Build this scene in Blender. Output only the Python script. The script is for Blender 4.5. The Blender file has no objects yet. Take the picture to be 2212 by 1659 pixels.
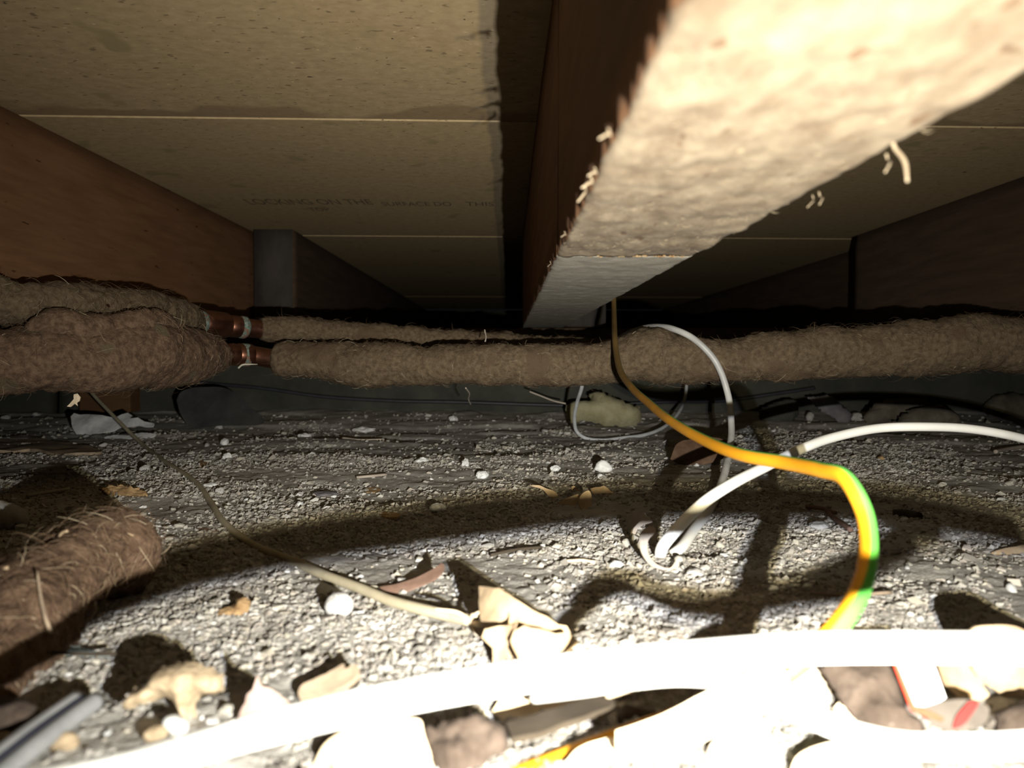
import bpy, math, random
import numpy as np
from mathutils import Vector, Matrix
from mathutils.geometry import delaunay_2d_cdt

random.seed(7)
RNG = np.random.default_rng(11)
S = bpy.context.scene
COL = S.collection

# ------------------------------------------------------------------ camera, light, exposure
CAM_Z = 0.076                      # phone held just above the soil
FPX, IW, IH = 1661.0, 2212.0, 1659.0
PITCH = math.atan((IH / 2 - 774.0) / FPX)
YAW = math.atan((IW / 2 - 1096.0) / FPX)
cd = bpy.data.cameras.new('camera')
cam = bpy.data.objects.new('camera', cd)
COL.objects.link(cam)
cam.location = (0, 0, CAM_Z)
cam.rotation_euler = (math.pi / 2 - PITCH, 0, -YAW)
cd.sensor_fit = 'HORIZONTAL'
cd.sensor_width = 5.327
cd.lens = 5.327 * FPX / IW
cd.clip_start, cd.clip_end = 0.01, 20
cd.dof.use_dof = True
cd.dof.focus_distance = 0.45
cd.dof.aperture_fstop = 2.4
S.camera = cam

world = bpy.data.worlds.new('world')
S.world = world
world.use_nodes = True
bg = world.node_tree.nodes['Background']
bg.inputs[0].default_value = (0.8, 0.85, 1, 1)
bg.inputs[1].default_value = 0.004

def lamp(name, loc, power, color, size=0.0016):
    l = bpy.data.lights.new(name, 'AREA')
    l.shape, l.size, l.energy, l.color = 'DISK', size, power, color
    l.spread = math.radians(106)
    o = bpy.data.objects.new(name, l)
    COL.objects.link(o)
    o.location = loc
    o.rotation_euler = (math.radians(90), 0, 0)
    o['label'] = ('cool white' if 'white' in name else 'warm amber') + ' torch diode of the phone beside the lens'
    o['category'] = 'light'
    return o
LX, LZ = 0.0347, CAM_Z - 0.026
lamp('torch_white_diode', (LX - 0.0018, 0.0, LZ - 0.0006), 0.98, (0.92, 0.95, 1.0))
lamp('torch_amber_diode', (LX + 0.0022, 0.0, LZ + 0.0007), 0.60, (1.0, 0.87, 0.54))

S.view_settings.view_transform = 'Standard'
S.view_settings.look = 'None'
S.view_settings.exposure = 0.0
S.view_settings.gamma = 1.0
S.view_settings.use_curve_mapping = False

# ------------------------------------------------------------------ photo rays -> places
_R = cam.rotation_euler.to_matrix()
def ray(x, y):
    d = _R @ Vector(((x - IW / 2) / FPX, -(y - IH / 2) / FPX, -1.0))
    return d
def P(x, y, D):                    # the point seen at a pixel, D metres into the crawl space
    d = ray(x, y)
    return Vector((0, 0, CAM_Z)) + d * (D / d.y)
def G(x, y, h=0.0):                # the point seen at a pixel, on the soil
    d = ray(x, y)
    t = (h - CAM_Z) / d.z
    p = Vector((0, 0, CAM_Z)) + d * t
    return p

# ------------------------------------------------------------------ noise
def _h(ix, iy, iz, seed):
    n = (ix.astype(np.int64) * 73856093) ^ (iy.astype(np.int64) * 19349663) ^ (iz.astype(np.int64) * 83492791) ^ (seed * 2654435761)
    n = (n ^ (n >> 13)) * 1274126177
    n = n & 0x7fffffff
    n = (n ^ (n >> 16)) * 2246822519
    return ((n >> 8) & 0xffff).astype(np.float64) / 32767.5 - 1.0
def vn3(p, f, seed=0):
    q = np.asarray(p, float) * f
    i = np.floor(q)
    t = q - i
    t = t * t * (3 - 2 * t)
    i = i.astype(np.int64)
    r = 0
    for dx in (0, 1):
        wx = t[:, 0] if dx else 1 - t[:, 0]
        for dy in (0, 1):
            wy = t[:, 1] if dy else 1 - t[:, 1]
            for dz in (0, 1):
                wz = t[:, 2] if dz else 1 - t[:, 2]
                r = r + wx * wy * wz * _h(i[:, 0] + dx, i[:, 1] + dy, i[:, 2] + dz, seed)
    return r
def vn2(x, y, f, seed=0):
    qx, qy = x * f, y * f
    ix, iy = np.floor(qx), np.floor(qy)
    tx, ty = qx - ix, qy - iy
    tx, ty = tx * tx * (3 - 2 * tx), ty * ty * (3 - 2 * ty)
    ix, iy = ix.astype(np.int64), iy.astype(np.int64)
    z = np.zeros_like(ix)
    a = _h(ix, iy, z, seed); b = _h(ix + 1, iy, z, seed)
    c = _h(ix, iy + 1, z, seed); d = _h(ix + 1, iy + 1, z, seed)
    return (a * (1 - tx) + b * tx) * (1 - ty) + (c * (1 - tx) + d * tx) * ty

def Hs(x, y):                      # height of the soil
    x = np.asarray(x, float); y = np.asarray(y, float)
    h = 0.0016 * vn2(x, y, 9, 1) + 0.0011 * vn2(x, y, 26, 2) + 0.0007 * vn2(x, y, 70, 3)
    r = vn2(x * 0.5, y * 1.4, 22, 8)                     # low eroded ledges running across
    h = h + 0.0022 * np.clip((r - 0.15) * 6, 0, 1) * np.clip((y - 0.45) * 4, 0, 1)
    h = h + np.clip(y - 0.80, 0, 1) * 0.05
    return h
def Hfine(x, y):
    return (Hs(x, y) + 0.00042 * vn2(x, y, 190, 4) + 0.00034 * vn2(x, y, 420, 5)
            + 0.00026 * np.abs(vn2(x, y, 800, 6)))
def hz(x, y):
    return float(Hs(np.array([x]), np.array([y]))[0])

# ------------------------------------------------------------------ materials
def mat(name, c1, c2=None, scale=60, detail=6, rough=0.8, bump=0.0, bscale=400, stretch=(1, 1, 1),
        metallic=0.0, spec=0.3, specks=None, island=None, trans=0.0, lo=0.35, hi=0.65, bdist=0.0004, coat=0.0):
    m = bpy.data.materials.new(name)
    m.use_nodes = True
    nt = m.node_tree
    N, L = nt.nodes, nt.links
    b = N['Principled BSDF']
    b.inputs['Roughness'].default_value = rough
    b.inputs['Metallic'].default_value = metallic
    b.inputs['Specular IOR Level'].default_value = spec
    if coat: b.inputs['Coat Weight'].default_value = coat
    if trans: b.inputs['Transmission Weight'].default_value = trans
    tc = N.new('ShaderNodeTexCoord')
    mp = N.new('ShaderNodeMapping')
    mp.inputs['Scale'].default_value = stretch
    L.new(tc.outputs['Object'], mp.inputs['Vector'])
    col = None
    if island:
        g = N.new('ShaderNodeNewGeometry')
        cr = N.new('ShaderNodeValToRGB')
        cr.color_ramp.interpolation = 'LINEAR'
        e = cr.color_ramp.elements
        while len(e) < len(island): e.new(0.5)
        for k, (pos, c) in enumerate(island):
            e[k].position = pos; e[k].color = (*c, 1)
        L.new(g.outputs['Random Per Island'], cr.inputs['Fac'])
        col = cr.outputs['Color']
    n = N.new('ShaderNodeTexNoise')
    n.inputs['Scale'].default_value = scale
    n.inputs['Detail'].default_value = detail
    n.inputs['Roughness'].default_value = 0.62
    L.new(mp.outputs['Vector'], n.inputs['Vector'])
    r = N.new('ShaderNodeValToRGB')
    r.color_ramp.elements[0].position = lo; r.color_ramp.elements[1].position = hi
    c2 = c2 or c1
    r.color_ramp.elements[0].color = (*c1, 1); r.color_ramp.elements[1].color = (*c2, 1)
    L.new(n.outputs['Fac'], r.inputs['Fac'])
    if col is None:
        col = r.outputs['Color']
    else:
        mx = N.new('ShaderNodeMix'); mx.data_type = 'RGBA'; mx.blend_type = 'MULTIPLY'
        mx.inputs['Factor'].default_value = 1
        L.new(col, mx.inputs['A']); L.new(r.outputs['Color'], mx.inputs['B'])
        col = mx.outputs['Result']
    for (sc, thr, c, st) in (specks or []):
        v = N.new('ShaderNodeTexNoise'); v.inputs['Scale'].default_value = sc; v.inputs['Detail'].default_value = 2
        mp2 = N.new('ShaderNodeMapping'); mp2.inputs['Scale'].default_value = st
        L.new(tc.outputs['Object'], mp2.inputs['Vector']); L.new(mp2.outputs['Vector'], v.inputs['Vector'])
        rr = N.new('ShaderNodeValToRGB')
        rr.color_ramp.elements[0].position = thr; rr.color_ramp.elements[1].position = thr + 0.05
        L.new(v.outputs['Fac'], rr.inputs['Fac'])
        mx = N.new('ShaderNodeMix'); mx.data_type = 'RGBA'
        L.new(rr.outputs['Color'], mx.inputs['Factor']); L.new(col, mx.inputs['A'])
        mx.inputs['B'].default_value = (*c, 1)
        col = mx.outputs['Result']
    L.new(col, b.inputs['Base Color'])
    if bump:
        bn = N.new('ShaderNodeTexNoise'); bn.inputs['Scale'].default_value = bscale; bn.inputs['Detail'].default_value = 5
        L.new(mp.outputs['Vector'], bn.inputs['Vector'])
        bp = N.new('ShaderNodeBump'); bp.inputs['Strength'].default_value = bump; bp.inputs['Distance'].default_value = bdist
        L.new(bn.outputs['Fac'], bp.inputs['Height'])
        L.new(bp.outputs['Normal'], b.inputs['Normal'])
    return m

M = {}
M['soil'] = mat('soil', (0.245, 0.230, 0.208), (0.38, 0.365, 0.335), scale=45, rough=0.95, bump=0.9, bscale=900, bdist=0.0006,
                specks=[(700, 0.66, (0.50, 0.47, 0.42), (1, 1, 1)), (14, 0.60, (0.20, 0.183, 0.162), (0.6, 1.6, 1))])
M['pebble'] = mat('pebble', (0.62, 0.60, 0.58), (1, 1, 1), scale=38, rough=0.8, bump=0.4, bscale=1500,
                  island=[(0.0, (0.22, 0.205, 0.185)), (0.3, (0.31, 0.295, 0.27)), (0.55, (0.37, 0.355, 0.325)), (0.7, (0.36, 0.32, 0.285)),
                          (0.82, (0.40, 0.375, 0.31)), (0.95, (0.45, 0.44, 0.42)), (1.0, (0.60, 0.60, 0.60))])
M['joist'] = mat('joist_timber', (0.125, 0.060, 0.027), (0.175, 0.088, 0.042), scale=40, stretch=(3, 0.35, 3), rough=0.75, bump=0.35, bscale=250, spec=0.25,
                 specks=[(220, 0.70, (0.05, 0.02, 0.008), (1, 0.25, 1))])
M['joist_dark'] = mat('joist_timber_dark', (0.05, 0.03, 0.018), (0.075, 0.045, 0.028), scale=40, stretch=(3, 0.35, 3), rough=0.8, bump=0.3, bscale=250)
M['rough_sawn'] = mat('rough_sawn_underside', (0.095, 0.068, 0.042), (0.17, 0.135, 0.092), scale=150, stretch=(1, 0.45, 1), rough=0.95, bump=0.8, bscale=500, bdist=0.0006,
                      specks=[(260, 0.66, (0.075, 0.045, 0.024), (1, 0.4, 1)), (160, 0.72, (0.24, 0.19, 0.12), (1, 0.5, 1))])
M['rough_grey'] = mat('rough_sawn_grey', (0.175, 0.160, 0.130), (0.235, 0.215, 0.178), scale=120, rough=0.95, bump=0.7, bscale=700, bdist=0.0005,
                      specks=[(520, 0.69, (0.12, 0.085, 0.06), (1, 1, 1)), (600, 0.73, (0.36, 0.34, 0.30), (1, 1, 1))])
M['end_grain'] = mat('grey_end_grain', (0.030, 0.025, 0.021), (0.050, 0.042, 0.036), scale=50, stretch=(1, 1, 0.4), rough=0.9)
M['felt'] = mat('hair_felt', (0.052, 0.035, 0.021), (0.125, 0.092, 0.058), scale=330, rough=1.0, bump=1.0, bscale=800, bdist=0.0009, spec=0.1,
                lo=0.3, hi=0.7, specks=[(30, 0.60, (0.078, 0.053, 0.033), (1, 1, 1))])
M['felt_red'] = mat('hair_felt_reddish', (0.056, 0.034, 0.022), (0.134, 0.086, 0.056), scale=300, rough=1.0, bump=1.0, bscale=700, bdist=0.0009, spec=0.1,
                    specks=[(60, 0.62, (0.085, 0.065, 0.04), (1, 1, 1))])
M['hair'] = mat('felt_hair', (0.9, 0.9, 0.9), (1, 1, 1), scale=100, rough=0.6, spec=0.4,
                island=[(0.0, (0.06, 0.036, 0.02)), (0.5, (0.15, 0.095, 0.055)), (0.86, (0.22, 0.15, 0.09)), (0.95, (0.50, 0.40, 0.27)), (1.0, (0.62, 0.52, 0.36))])  # palest few strands have glints put into their colour
M['copper'] = mat('aged_copper', (0.27, 0.125, 0.08), (0.16, 0.072, 0.048), scale=90, rough=0.32, metallic=0.95, bump=0.1, bscale=200,
                  specks=[(130, 0.68, (0.09, 0.05, 0.04), (1, 1, 1))])
M['patina'] = mat('green_patina', (0.045, 0.075, 0.062), (0.17, 0.21, 0.18), scale=400, rough=0.9, bump=0.6, bscale=900,
                  specks=[(300, 0.54, (0.13, 0.075, 0.05), (1, 1, 1))])
M['flux'] = mat('dried_flux', (0.42, 0.42, 0.33), (0.5, 0.5, 0.4), rough=0.7)
M['white_pvc'] = mat('white_sheath', (0.76, 0.75, 0.70), (0.80, 0.79, 0.75), scale=80, rough=0.42, spec=0.35)
M['grey_pvc'] = mat('dirty_white_sheath', (0.30, 0.31, 0.32), (0.40, 0.41, 0.42), scale=90, rough=0.6)
M['beige_pvc'] = mat('beige_sheath', (0.30, 0.26, 0.18), (0.42, 0.37, 0.26), scale=60, rough=0.6)
M['yellow_pvc'] = mat('yellow_sheath', (0.52, 0.222, 0.008), (0.57, 0.25, 0.010), scale=50, rough=0.45, spec=0.3)
M['green_pvc'] = mat('green_sheath', (0.085, 0.36, 0.05), (0.105, 0.41, 0.065), scale=50, rough=0.45, spec=0.3)
def dim(m, col=(0.105, 0.075, 0.032), y0=0.36, y1=0.62, amt=0.9):  # light falloff painted in: sheath colour turns duller and darker with depth
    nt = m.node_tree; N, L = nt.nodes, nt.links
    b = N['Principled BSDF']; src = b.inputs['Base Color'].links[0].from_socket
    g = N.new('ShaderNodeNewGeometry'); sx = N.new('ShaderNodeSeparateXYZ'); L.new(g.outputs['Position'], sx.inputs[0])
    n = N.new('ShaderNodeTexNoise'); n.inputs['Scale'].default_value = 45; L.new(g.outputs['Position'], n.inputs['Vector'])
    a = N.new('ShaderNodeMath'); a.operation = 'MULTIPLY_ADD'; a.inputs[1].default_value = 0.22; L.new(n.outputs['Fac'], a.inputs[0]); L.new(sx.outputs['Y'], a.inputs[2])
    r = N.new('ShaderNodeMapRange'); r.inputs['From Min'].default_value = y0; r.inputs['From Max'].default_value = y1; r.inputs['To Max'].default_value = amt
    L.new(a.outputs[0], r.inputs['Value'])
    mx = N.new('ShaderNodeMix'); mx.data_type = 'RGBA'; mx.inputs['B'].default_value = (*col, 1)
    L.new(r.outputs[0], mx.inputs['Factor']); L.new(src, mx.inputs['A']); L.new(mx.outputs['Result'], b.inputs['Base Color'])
dim(M['yellow_pvc']); dim(M['green_pvc']); dim(M['white_pvc'], (0.27, 0.265, 0.26), 0.52, 0.68, 0.9)
M['black_pvc'] = mat('black_sheath', (0.018, 0.018, 0.021), (0.028, 0.028, 0.034), scale=60, rough=0.5)
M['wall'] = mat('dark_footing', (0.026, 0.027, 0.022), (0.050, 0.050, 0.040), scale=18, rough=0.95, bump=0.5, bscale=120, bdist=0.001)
M['packer'] = mat('packer_timber', (0.075, 0.035, 0.013), (0.10, 0.05, 0.02), scale=50, stretch=(0.4, 2, 2), rough=0.8)
M['leaf_tan'] = mat('dry_leaf_tan', (0.27, 0.19, 0.11), (0.42, 0.32, 0.21), scale=90, rough=0.75, bump=0.5, bscale=400)
M['wood_fuzz'] = mat('wood_fuzz', (0.16, 0.12, 0.075), (0.24, 0.19, 0.125), rough=0.9)
M['joint_crumb'] = mat('joint_crumb', (0.10, 0.05, 0.02), (0.24, 0.17, 0.08), scale=500, rough=0.9)
M['leaf_pale'] = mat('dry_leaf_pale', (0.52, 0.41, 0.27), (0.68, 0.57, 0.42), scale=70, rough=0.75, bump=0.4, bscale=300)
M['leaf_grey'] = mat('dry_leaf_grey', (0.26, 0.22, 0.18), (0.36, 0.31, 0.26), scale=90, rough=0.7, bump=0.5, bscale=400)
M['leaf_brown'] = mat('dry_leaf_brown', (0.05, 0.027, 0.015), (0.10, 0.058, 0.035), scale=80, rough=0.8, bump=0.5, bscale=300)
M['leaf_pink'] = mat('dry_leaf_pink', (0.27, 0.19, 0.16), (0.38, 0.29, 0.25), scale=120, rough=0.8, bump=0.5, bscale=500)
M['leaf_red'] = mat('dry_leaf_red', (0.12, 0.07, 0.05), (0.19, 0.12, 0.09), scale=120, rough=0.75)
M['bark'] = mat('bark', (0.030, 0.022, 0.014), (0.045, 0.034, 0.022), scale=60, stretch=(0.5, 1, 1), rough=0.9, bump=0.4)  # twig bark, also the dark strip that stands in for shade
M['bark_pale'] = mat('bark_pale', (0.16, 0.12, 0.085), (0.34, 0.26, 0.18), scale=90, stretch=(0.5, 1, 1), rough=0.9, bump=0.6)
M['woodchip'] = mat('wood_chip', (0.15, 0.085, 0.035), (0.44, 0.30, 0.155), scale=330, stretch=(0.35, 1.5, 1), rough=0.85, bump=0.9, bscale=600, bdist=0.0006)
M['clod'] = mat('tan_clod', (0.19, 0.14, 0.085), (0.42, 0.33, 0.215), scale=220, rough=0.95, bump=0.9, bscale=500, bdist=0.0008)
M['clod_and_shade'] = mat('clod_and_shade', (0.035, 0.024, 0.017), (0.075, 0.055, 0.042), scale=150, rough=0.95, bump=0.9, bscale=500, bdist=0.0008,
                     specks=[(260, 0.70, (0.30, 0.26, 0.22), (1, 1, 1))])  # colours real clods and the lumps that stand in for shaded gaps
M['plaster'] = mat('yellow_plaster', (0.20, 0.18, 0.10), (0.27, 0.25, 0.16), scale=70, rough=0.95, bump=0.8, bscale=250, bdist=0.001)
M['white_stone'] = mat('white_stone', (0.44, 0.445, 0.435), (0.60, 0.605, 0.595), scale=300, rough=0.6, bump=0.5, bscale=600)
M['vein_stone'] = mat('veined_white_stone', (0.20, 0.19, 0.18), (0.50, 0.49, 0.47), scale=260, rough=0.7, lo=0.35, hi=0.5, bump=0.5, bscale=600)
M['grey_stone'] = mat('grey_stone', (0.25, 0.24, 0.225), (0.36, 0.345, 0.33), scale=150, rough=0.9, bump=0.6, bscale=500)
M['slab'] = mat('grey_slab', (0.085, 0.078, 0.085), (0.12, 0.112, 0.12), scale=80, rough=0.85, bump=0.4)
M['rubble'] = mat('tan_rubble', (0.055, 0.047, 0.034), (0.12, 0.105, 0.08), scale=45, rough=0.95, bump=0.8, bscale=200, bdist=0.001)
M['paper'] = mat('torn_paper', (0.42, 0.42, 0.43), (0.58, 0.58, 0.58), scale=90, rough=0.9, bump=0.5, bscale=250, bdist=0.001)
M['film'] = mat('dark_film', (0.028, 0.027, 0.027), (0.046, 0.045, 0.044), scale=40, rough=0.35, bump=0.5, bscale=60, bdist=0.002)
M['clear_grey'] = mat('grey_plastic', (0.17, 0.175, 0.18), (0.24, 0.245, 0.25), scale=90, rough=0.3, coat=0.3)
M['blue_line'] = mat('dark_blue_core', (0.03, 0.032, 0.05), (0.04, 0.042, 0.06), rough=0.5)
M['glass'] = mat('pale_glass', (0.55, 0.66, 0.68), (0.62, 0.72, 0.74), rough=0.08, trans=0.75, spec=0.6)
M['label_white'] = mat('white_label', (0.75, 0.74, 0.76), (0.82, 0.81, 0.82), rough=0.6)
M['label_red'] = mat('red_label', (0.62, 0.05, 0.02), (0.66, 0.06, 0.03), rough=0.6)
M['wrapper'] = mat('grey_wrapper', (0.10, 0.085, 0.072), (0.14, 0.12, 0.10), rough=0.5)
M['wrapper_red'] = mat('red_stripe', (0.20, 0.03, 0.028), (0.24, 0.04, 0.034), rough=0.5)
M['print'] = mat('faded_print', (0.10, 0.075, 0.044), (0.16, 0.12, 0.07), scale=300, rough=0.9)
M['blue_lint'] = mat('blue_lint', (0.06, 0.13, 0.17), (0.08, 0.16, 0.2), rough=1)
M['ink'] = mat('grey_ink', (0.22, 0.18, 0.22), rough=0.7)

def chipboard():
    m = mat('chipboard', (0.275, 0.200, 0.108), (0.395, 0.295, 0.165), scale=170, stretch=(0.8, 1.0, 1), rough=0.9, bump=0.25, bscale=350,
            lo=0.25, hi=0.75, spec=0.2,
            specks=[(300, 0.655, (0.180, 0.127, 0.072), (0.55, 1, 1)), (420, 0.70, (0.48, 0.37, 0.22), (0.6, 1, 1)), (130, 0.735, (0.045, 0.030, 0.018), (0.8, 1.2, 1)),
                    (330, 0.735, (0.03, 0.02, 0.012), (1, 1, 1)), (22, 0.66, (0.25, 0.195, 0.10), (1, 1, 1))])
    nt = m.node_tree; N, L = nt.nodes, nt.links
    b = N['Principled BSDF']
    src = b.inputs['Base Color'].links[0].from_socket
    # damp stain that has soaked into the boards beside the first joint (a narrow irregular brown strip)
    tc = N.new('ShaderNodeTexCoord'); sx = N.new('ShaderNodeSeparateXYZ')
    L.new(tc.outputs['Object'], sx.inputs[0])
    nz = N.new('ShaderNodeTexNoise'); nz.inputs['Scale'].default_value = 14; L.new(tc.outputs['Object'], nz.inputs['Vector'])
    sk = N.new('ShaderNodeMath'); sk.operation = 'MULTIPLY_ADD'; sk.inputs[1].default_value = -0.033; L.new(sx.outputs['X'], sk.inputs[0]); L.new(sx.outputs['Y'], sk.inputs[2])
    d = N.new('ShaderNodeMath'); d.operation = 'SUBTRACT'; d.inputs[0].default_value = 0.510; L.new(sk.outputs[0], d.inputs[1])
    w = N.new('ShaderNodeMath'); w.operation = 'MULTIPLY_ADD'; w.inputs[1].default_value = 0.075; w.inputs[2].default_value = -0.022; L.new(nz.outputs['Fac'], w.inputs[0])
    lt = N.new('ShaderNodeMapRange'); lt.inputs['From Min'].default_value = -0.003; lt.inputs['From Max'].default_value = 0.003; lt.inputs['To Max'].default_value = 0.6
    df = N.new('ShaderNodeMath'); df.operation = 'SUBTRACT'; L.new(w.outputs[0], df.inputs[0]); L.new(d.outputs[0], df.inputs[1])
    L.new(df.outputs[0], lt.inputs['Value'])
    gt = N.new('ShaderNodeMath'); gt.operation = 'GREATER_THAN'; gt.inputs[1].default_value = 0.0; L.new(d.outputs[0], gt.inputs[0])
    mu = N.new('ShaderNodeMath'); mu.operation = 'MULTIPLY'; L.new(lt.outputs[0], mu.inputs[0]); L.new(gt.outputs[0], mu.inputs[1])
    mx = N.new('ShaderNodeMix'); mx.data_type = 'RGBA'
    L.new(mu.outputs[0], mx.inputs['Factor']); L.new(src, mx.inputs['A']); mx.inputs['B'].default_value = (0.175, 0.115, 0.065, 1)
    L.new(mx.outputs['Result'], b.inputs['Base Color'])
    return m
M['chipboard'] = chipboard()

# ------------------------------------------------------------------ object helpers
WORLD = {}
def new_mesh(name, V, F, mats, midx=None, smooth=True):
    me = bpy.data.meshes.new(name)
    V = np.asarray(V, np.float32)
    if isinstance(F, np.ndarray):
        k = F.shape[1]
        me.vertices.add(len(V)); me.vertices.foreach_set('co', V.ravel())
        me.loops.add(F.size); me.loops.foreach_set('vertex_index', F.astype(np.int32).ravel())
        me.polygons.add(len(F)); me.polygons.foreach_set('loop_start', np.arange(0, F.size, k, dtype=np.int32))
        me.polygons.foreach_set('loop_total', np.full(len(F), k, np.int32))
    else:
        me.from_pydata([tuple(v) for v in V], [], [tuple(int(i) for i in f) for f in F])
    if not isinstance(mats, (list, tuple)): mats = [mats]
    for m in mats: me.materials.append(m)
    if midx is not None: me.polygons.foreach_set('material_index', np.asarray(midx, np.int32))
    me.polygons.foreach_set('use_smooth', np.full(len(me.polygons), bool(smooth)))
    me.update(calc_edges=True)
    me.validate()
    return me
def put(name, V, F, mats, parent=None, origin=None, label=None, cat=None, group=None, kind=None, midx=None, smooth=True):
    V = np.asarray(V, float)
    if origin is None:
        c = V.mean(0); origin = (c[0], c[1], V[:, 2].min())
    origin = np.asarray(origin, float)
    me = new_mesh(name, V - origin, F, mats, midx, smooth)
    o = bpy.data.objects.new(name, me)
    COL.objects.link(o)
    base = WORLD[parent.name] if parent else np.zeros(3)
    if parent: o.parent = parent
    o.location = origin - base
    WORLD[o.name] = origin
    tag(o, label, cat, group, kind)
    return o
def tag(o, label=None, cat=None, group=None, kind=None):
    for k, v in (('label', label), ('category', cat), ('group', group), ('kind', kind)):
        if v: o[k] = v
    return o
def empty(name, loc, label=None, cat=None, group=None, kind=None):
    o = bpy.data.objects.new(name, None)
    o.empty_display_size = 0.02
    COL.objects.link(o)
    o.location = loc
    WORLD[o.name] = np.asarray(loc, float)
    return tag(o, label, cat, group, kind)

def resample(pts, step):
    pts = np.asarray([list(p) for p in pts], float)
    n = len(pts)
    d = np.linalg.norm(np.diff(pts[:, :3], axis=0), axis=1)
    t = np.concatenate([[0], np.cumsum(np.sqrt(d) + 1e-9)])
    # centripetal Catmull-Rom through every point
    ext = np.vstack([2 * pts[0] - pts[1], pts, 2 * pts[-1] - pts[-2]])
    te = np.concatenate([[t[0] - (t[1] - t[0])], t, [t[-1] + (t[-1] - t[-2])]])
    out = []
    for i in range(n - 1):
        k = max(2, int(math.ceil(d[i] / step)))
        u = np.linspace(t[i], t[i + 1], k, endpoint=False)[:, None]
        p0, p1, p2, p3 = ext[i:i + 4]
        t0, t1, t2, t3 = te[i:i + 4]
        A1 = (t1 - u) / (t1 - t0) * p0 + (u - t0) / (t1 - t0) * p1
        A2 = (t2 - u) / (t2 - t1) * p1 + (u - t1) / (t2 - t1) * p2
        A3 = (t3 - u) / (t3 - t2) * p2 + (u - t2) / (t3 - t2) * p3
        B1 = (t2 - u) / (t2 - t0) * A1 + (u - t0) / (t2 - t0) * A2
        B2 = (t3 - u) / (t3 - t1) * A2 + (u - t1) / (t3 - t1) * A3
        out.append((t2 - u) / (t2 - t1) * B1 + (u - t1) / (t2 - t1) * B2)
    out.append(pts[-1:])
    return np.vstack(out)
def frames(C, e_first=(0, 0, 1), hint=None):
    T = np.gradient(C, axis=0)
    T /= np.linalg.norm(T, axis=1)[:, None] + 1e-12
    E1 = np.zeros_like(C)
    e = np.asarray(e_first, float)
    for i in range(len(C)):
        if hint is not None: e = hint[i]
        e = e - T[i] * e.dot(T[i])
        if np.linalg.norm(e) < 1e-6: e = np.cross(T[i], (1, 0, 0.3))
        e = e / np.linalg.norm(e)
        E1[i] = e
    return T, E1, np.cross(T, E1)
def ring_tube(C, R, seg, hint=None, rfun=None, e_first=(0, 0, 1), cap=True):
    T, E1, E2 = frames(C, e_first, hint)
    a = np.arange(seg) * 2 * math.pi / seg
    n = len(C)
    R = np.broadcast_to(np.asarray(R, float), (n,))
    s = np.concatenate([[0], np.cumsum(np.linalg.norm(np.diff(C, axis=0), axis=1))])
    rad = np.repeat(R[:, None], seg, 1)
    dirs = np.cos(a)[None, :, None] * E1[:, None, :] + np.sin(a)[None, :, None] * E2[:, None, :]
    if rfun is not None: rad = rfun(s, a, rad, C, dirs)
    V = (C[:, None, :] + dirs * rad[:, :, None]).reshape(-1, 3)
    i = np.arange(n - 1)[:, None] * seg; j = np.arange(seg)[None, :]; j2 = (j + 1) % seg
    F = np.stack([i + j, i + j2, i + seg + j2, i + seg + j], -1).reshape(-1, 4)
    F = [tuple(f) for f in F]
    if cap:
        V = np.vstack([V, C[:1], C[-1:]])
        c0, c1 = n * seg, n * seg + 1
        for k in range(seg):
            F.append((c0, (k + 1) % seg, k))
            F.append((c1, (n - 1) * seg + k, (n - 1) * seg + (k + 1) % seg))
    return V, F, dirs.reshape(-1, 3)
def cable(name, pts, r, m, label=None, cat=None, parent=None, seg=16, step=0.002, group=None, taper=None):
    C = resample(pts, step)
    R = r if taper is None else np.interp(np.linspace(0, 1, len(C)), [t[0] for t in taper], [t[1] * r for t in taper])
    V, F, _ = ring_tube(C, R, seg)
    return put(name, V, F, m, parent, None, label, cat, group)
def box_arr(x0, x1, y0, y1, z0, z1):
    V = [(x, y, z) for x in (x0, x1) for y in (y0, y1) for z in (z0, z1)]
    F = [(0, 1, 3, 2), (4, 6, 7, 5), (0, 4, 5, 1), (2, 3, 7, 6), (0, 2, 6, 4), (1, 5, 7, 3)]
    return np.array(V, float), F
def bevel(o, w=0.001, seg=2):
    md = o.modifiers.new('bevel', 'BEVEL'); md.width = w; md.segments = seg; md.limit_method = 'ANGLE'
    return o

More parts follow.
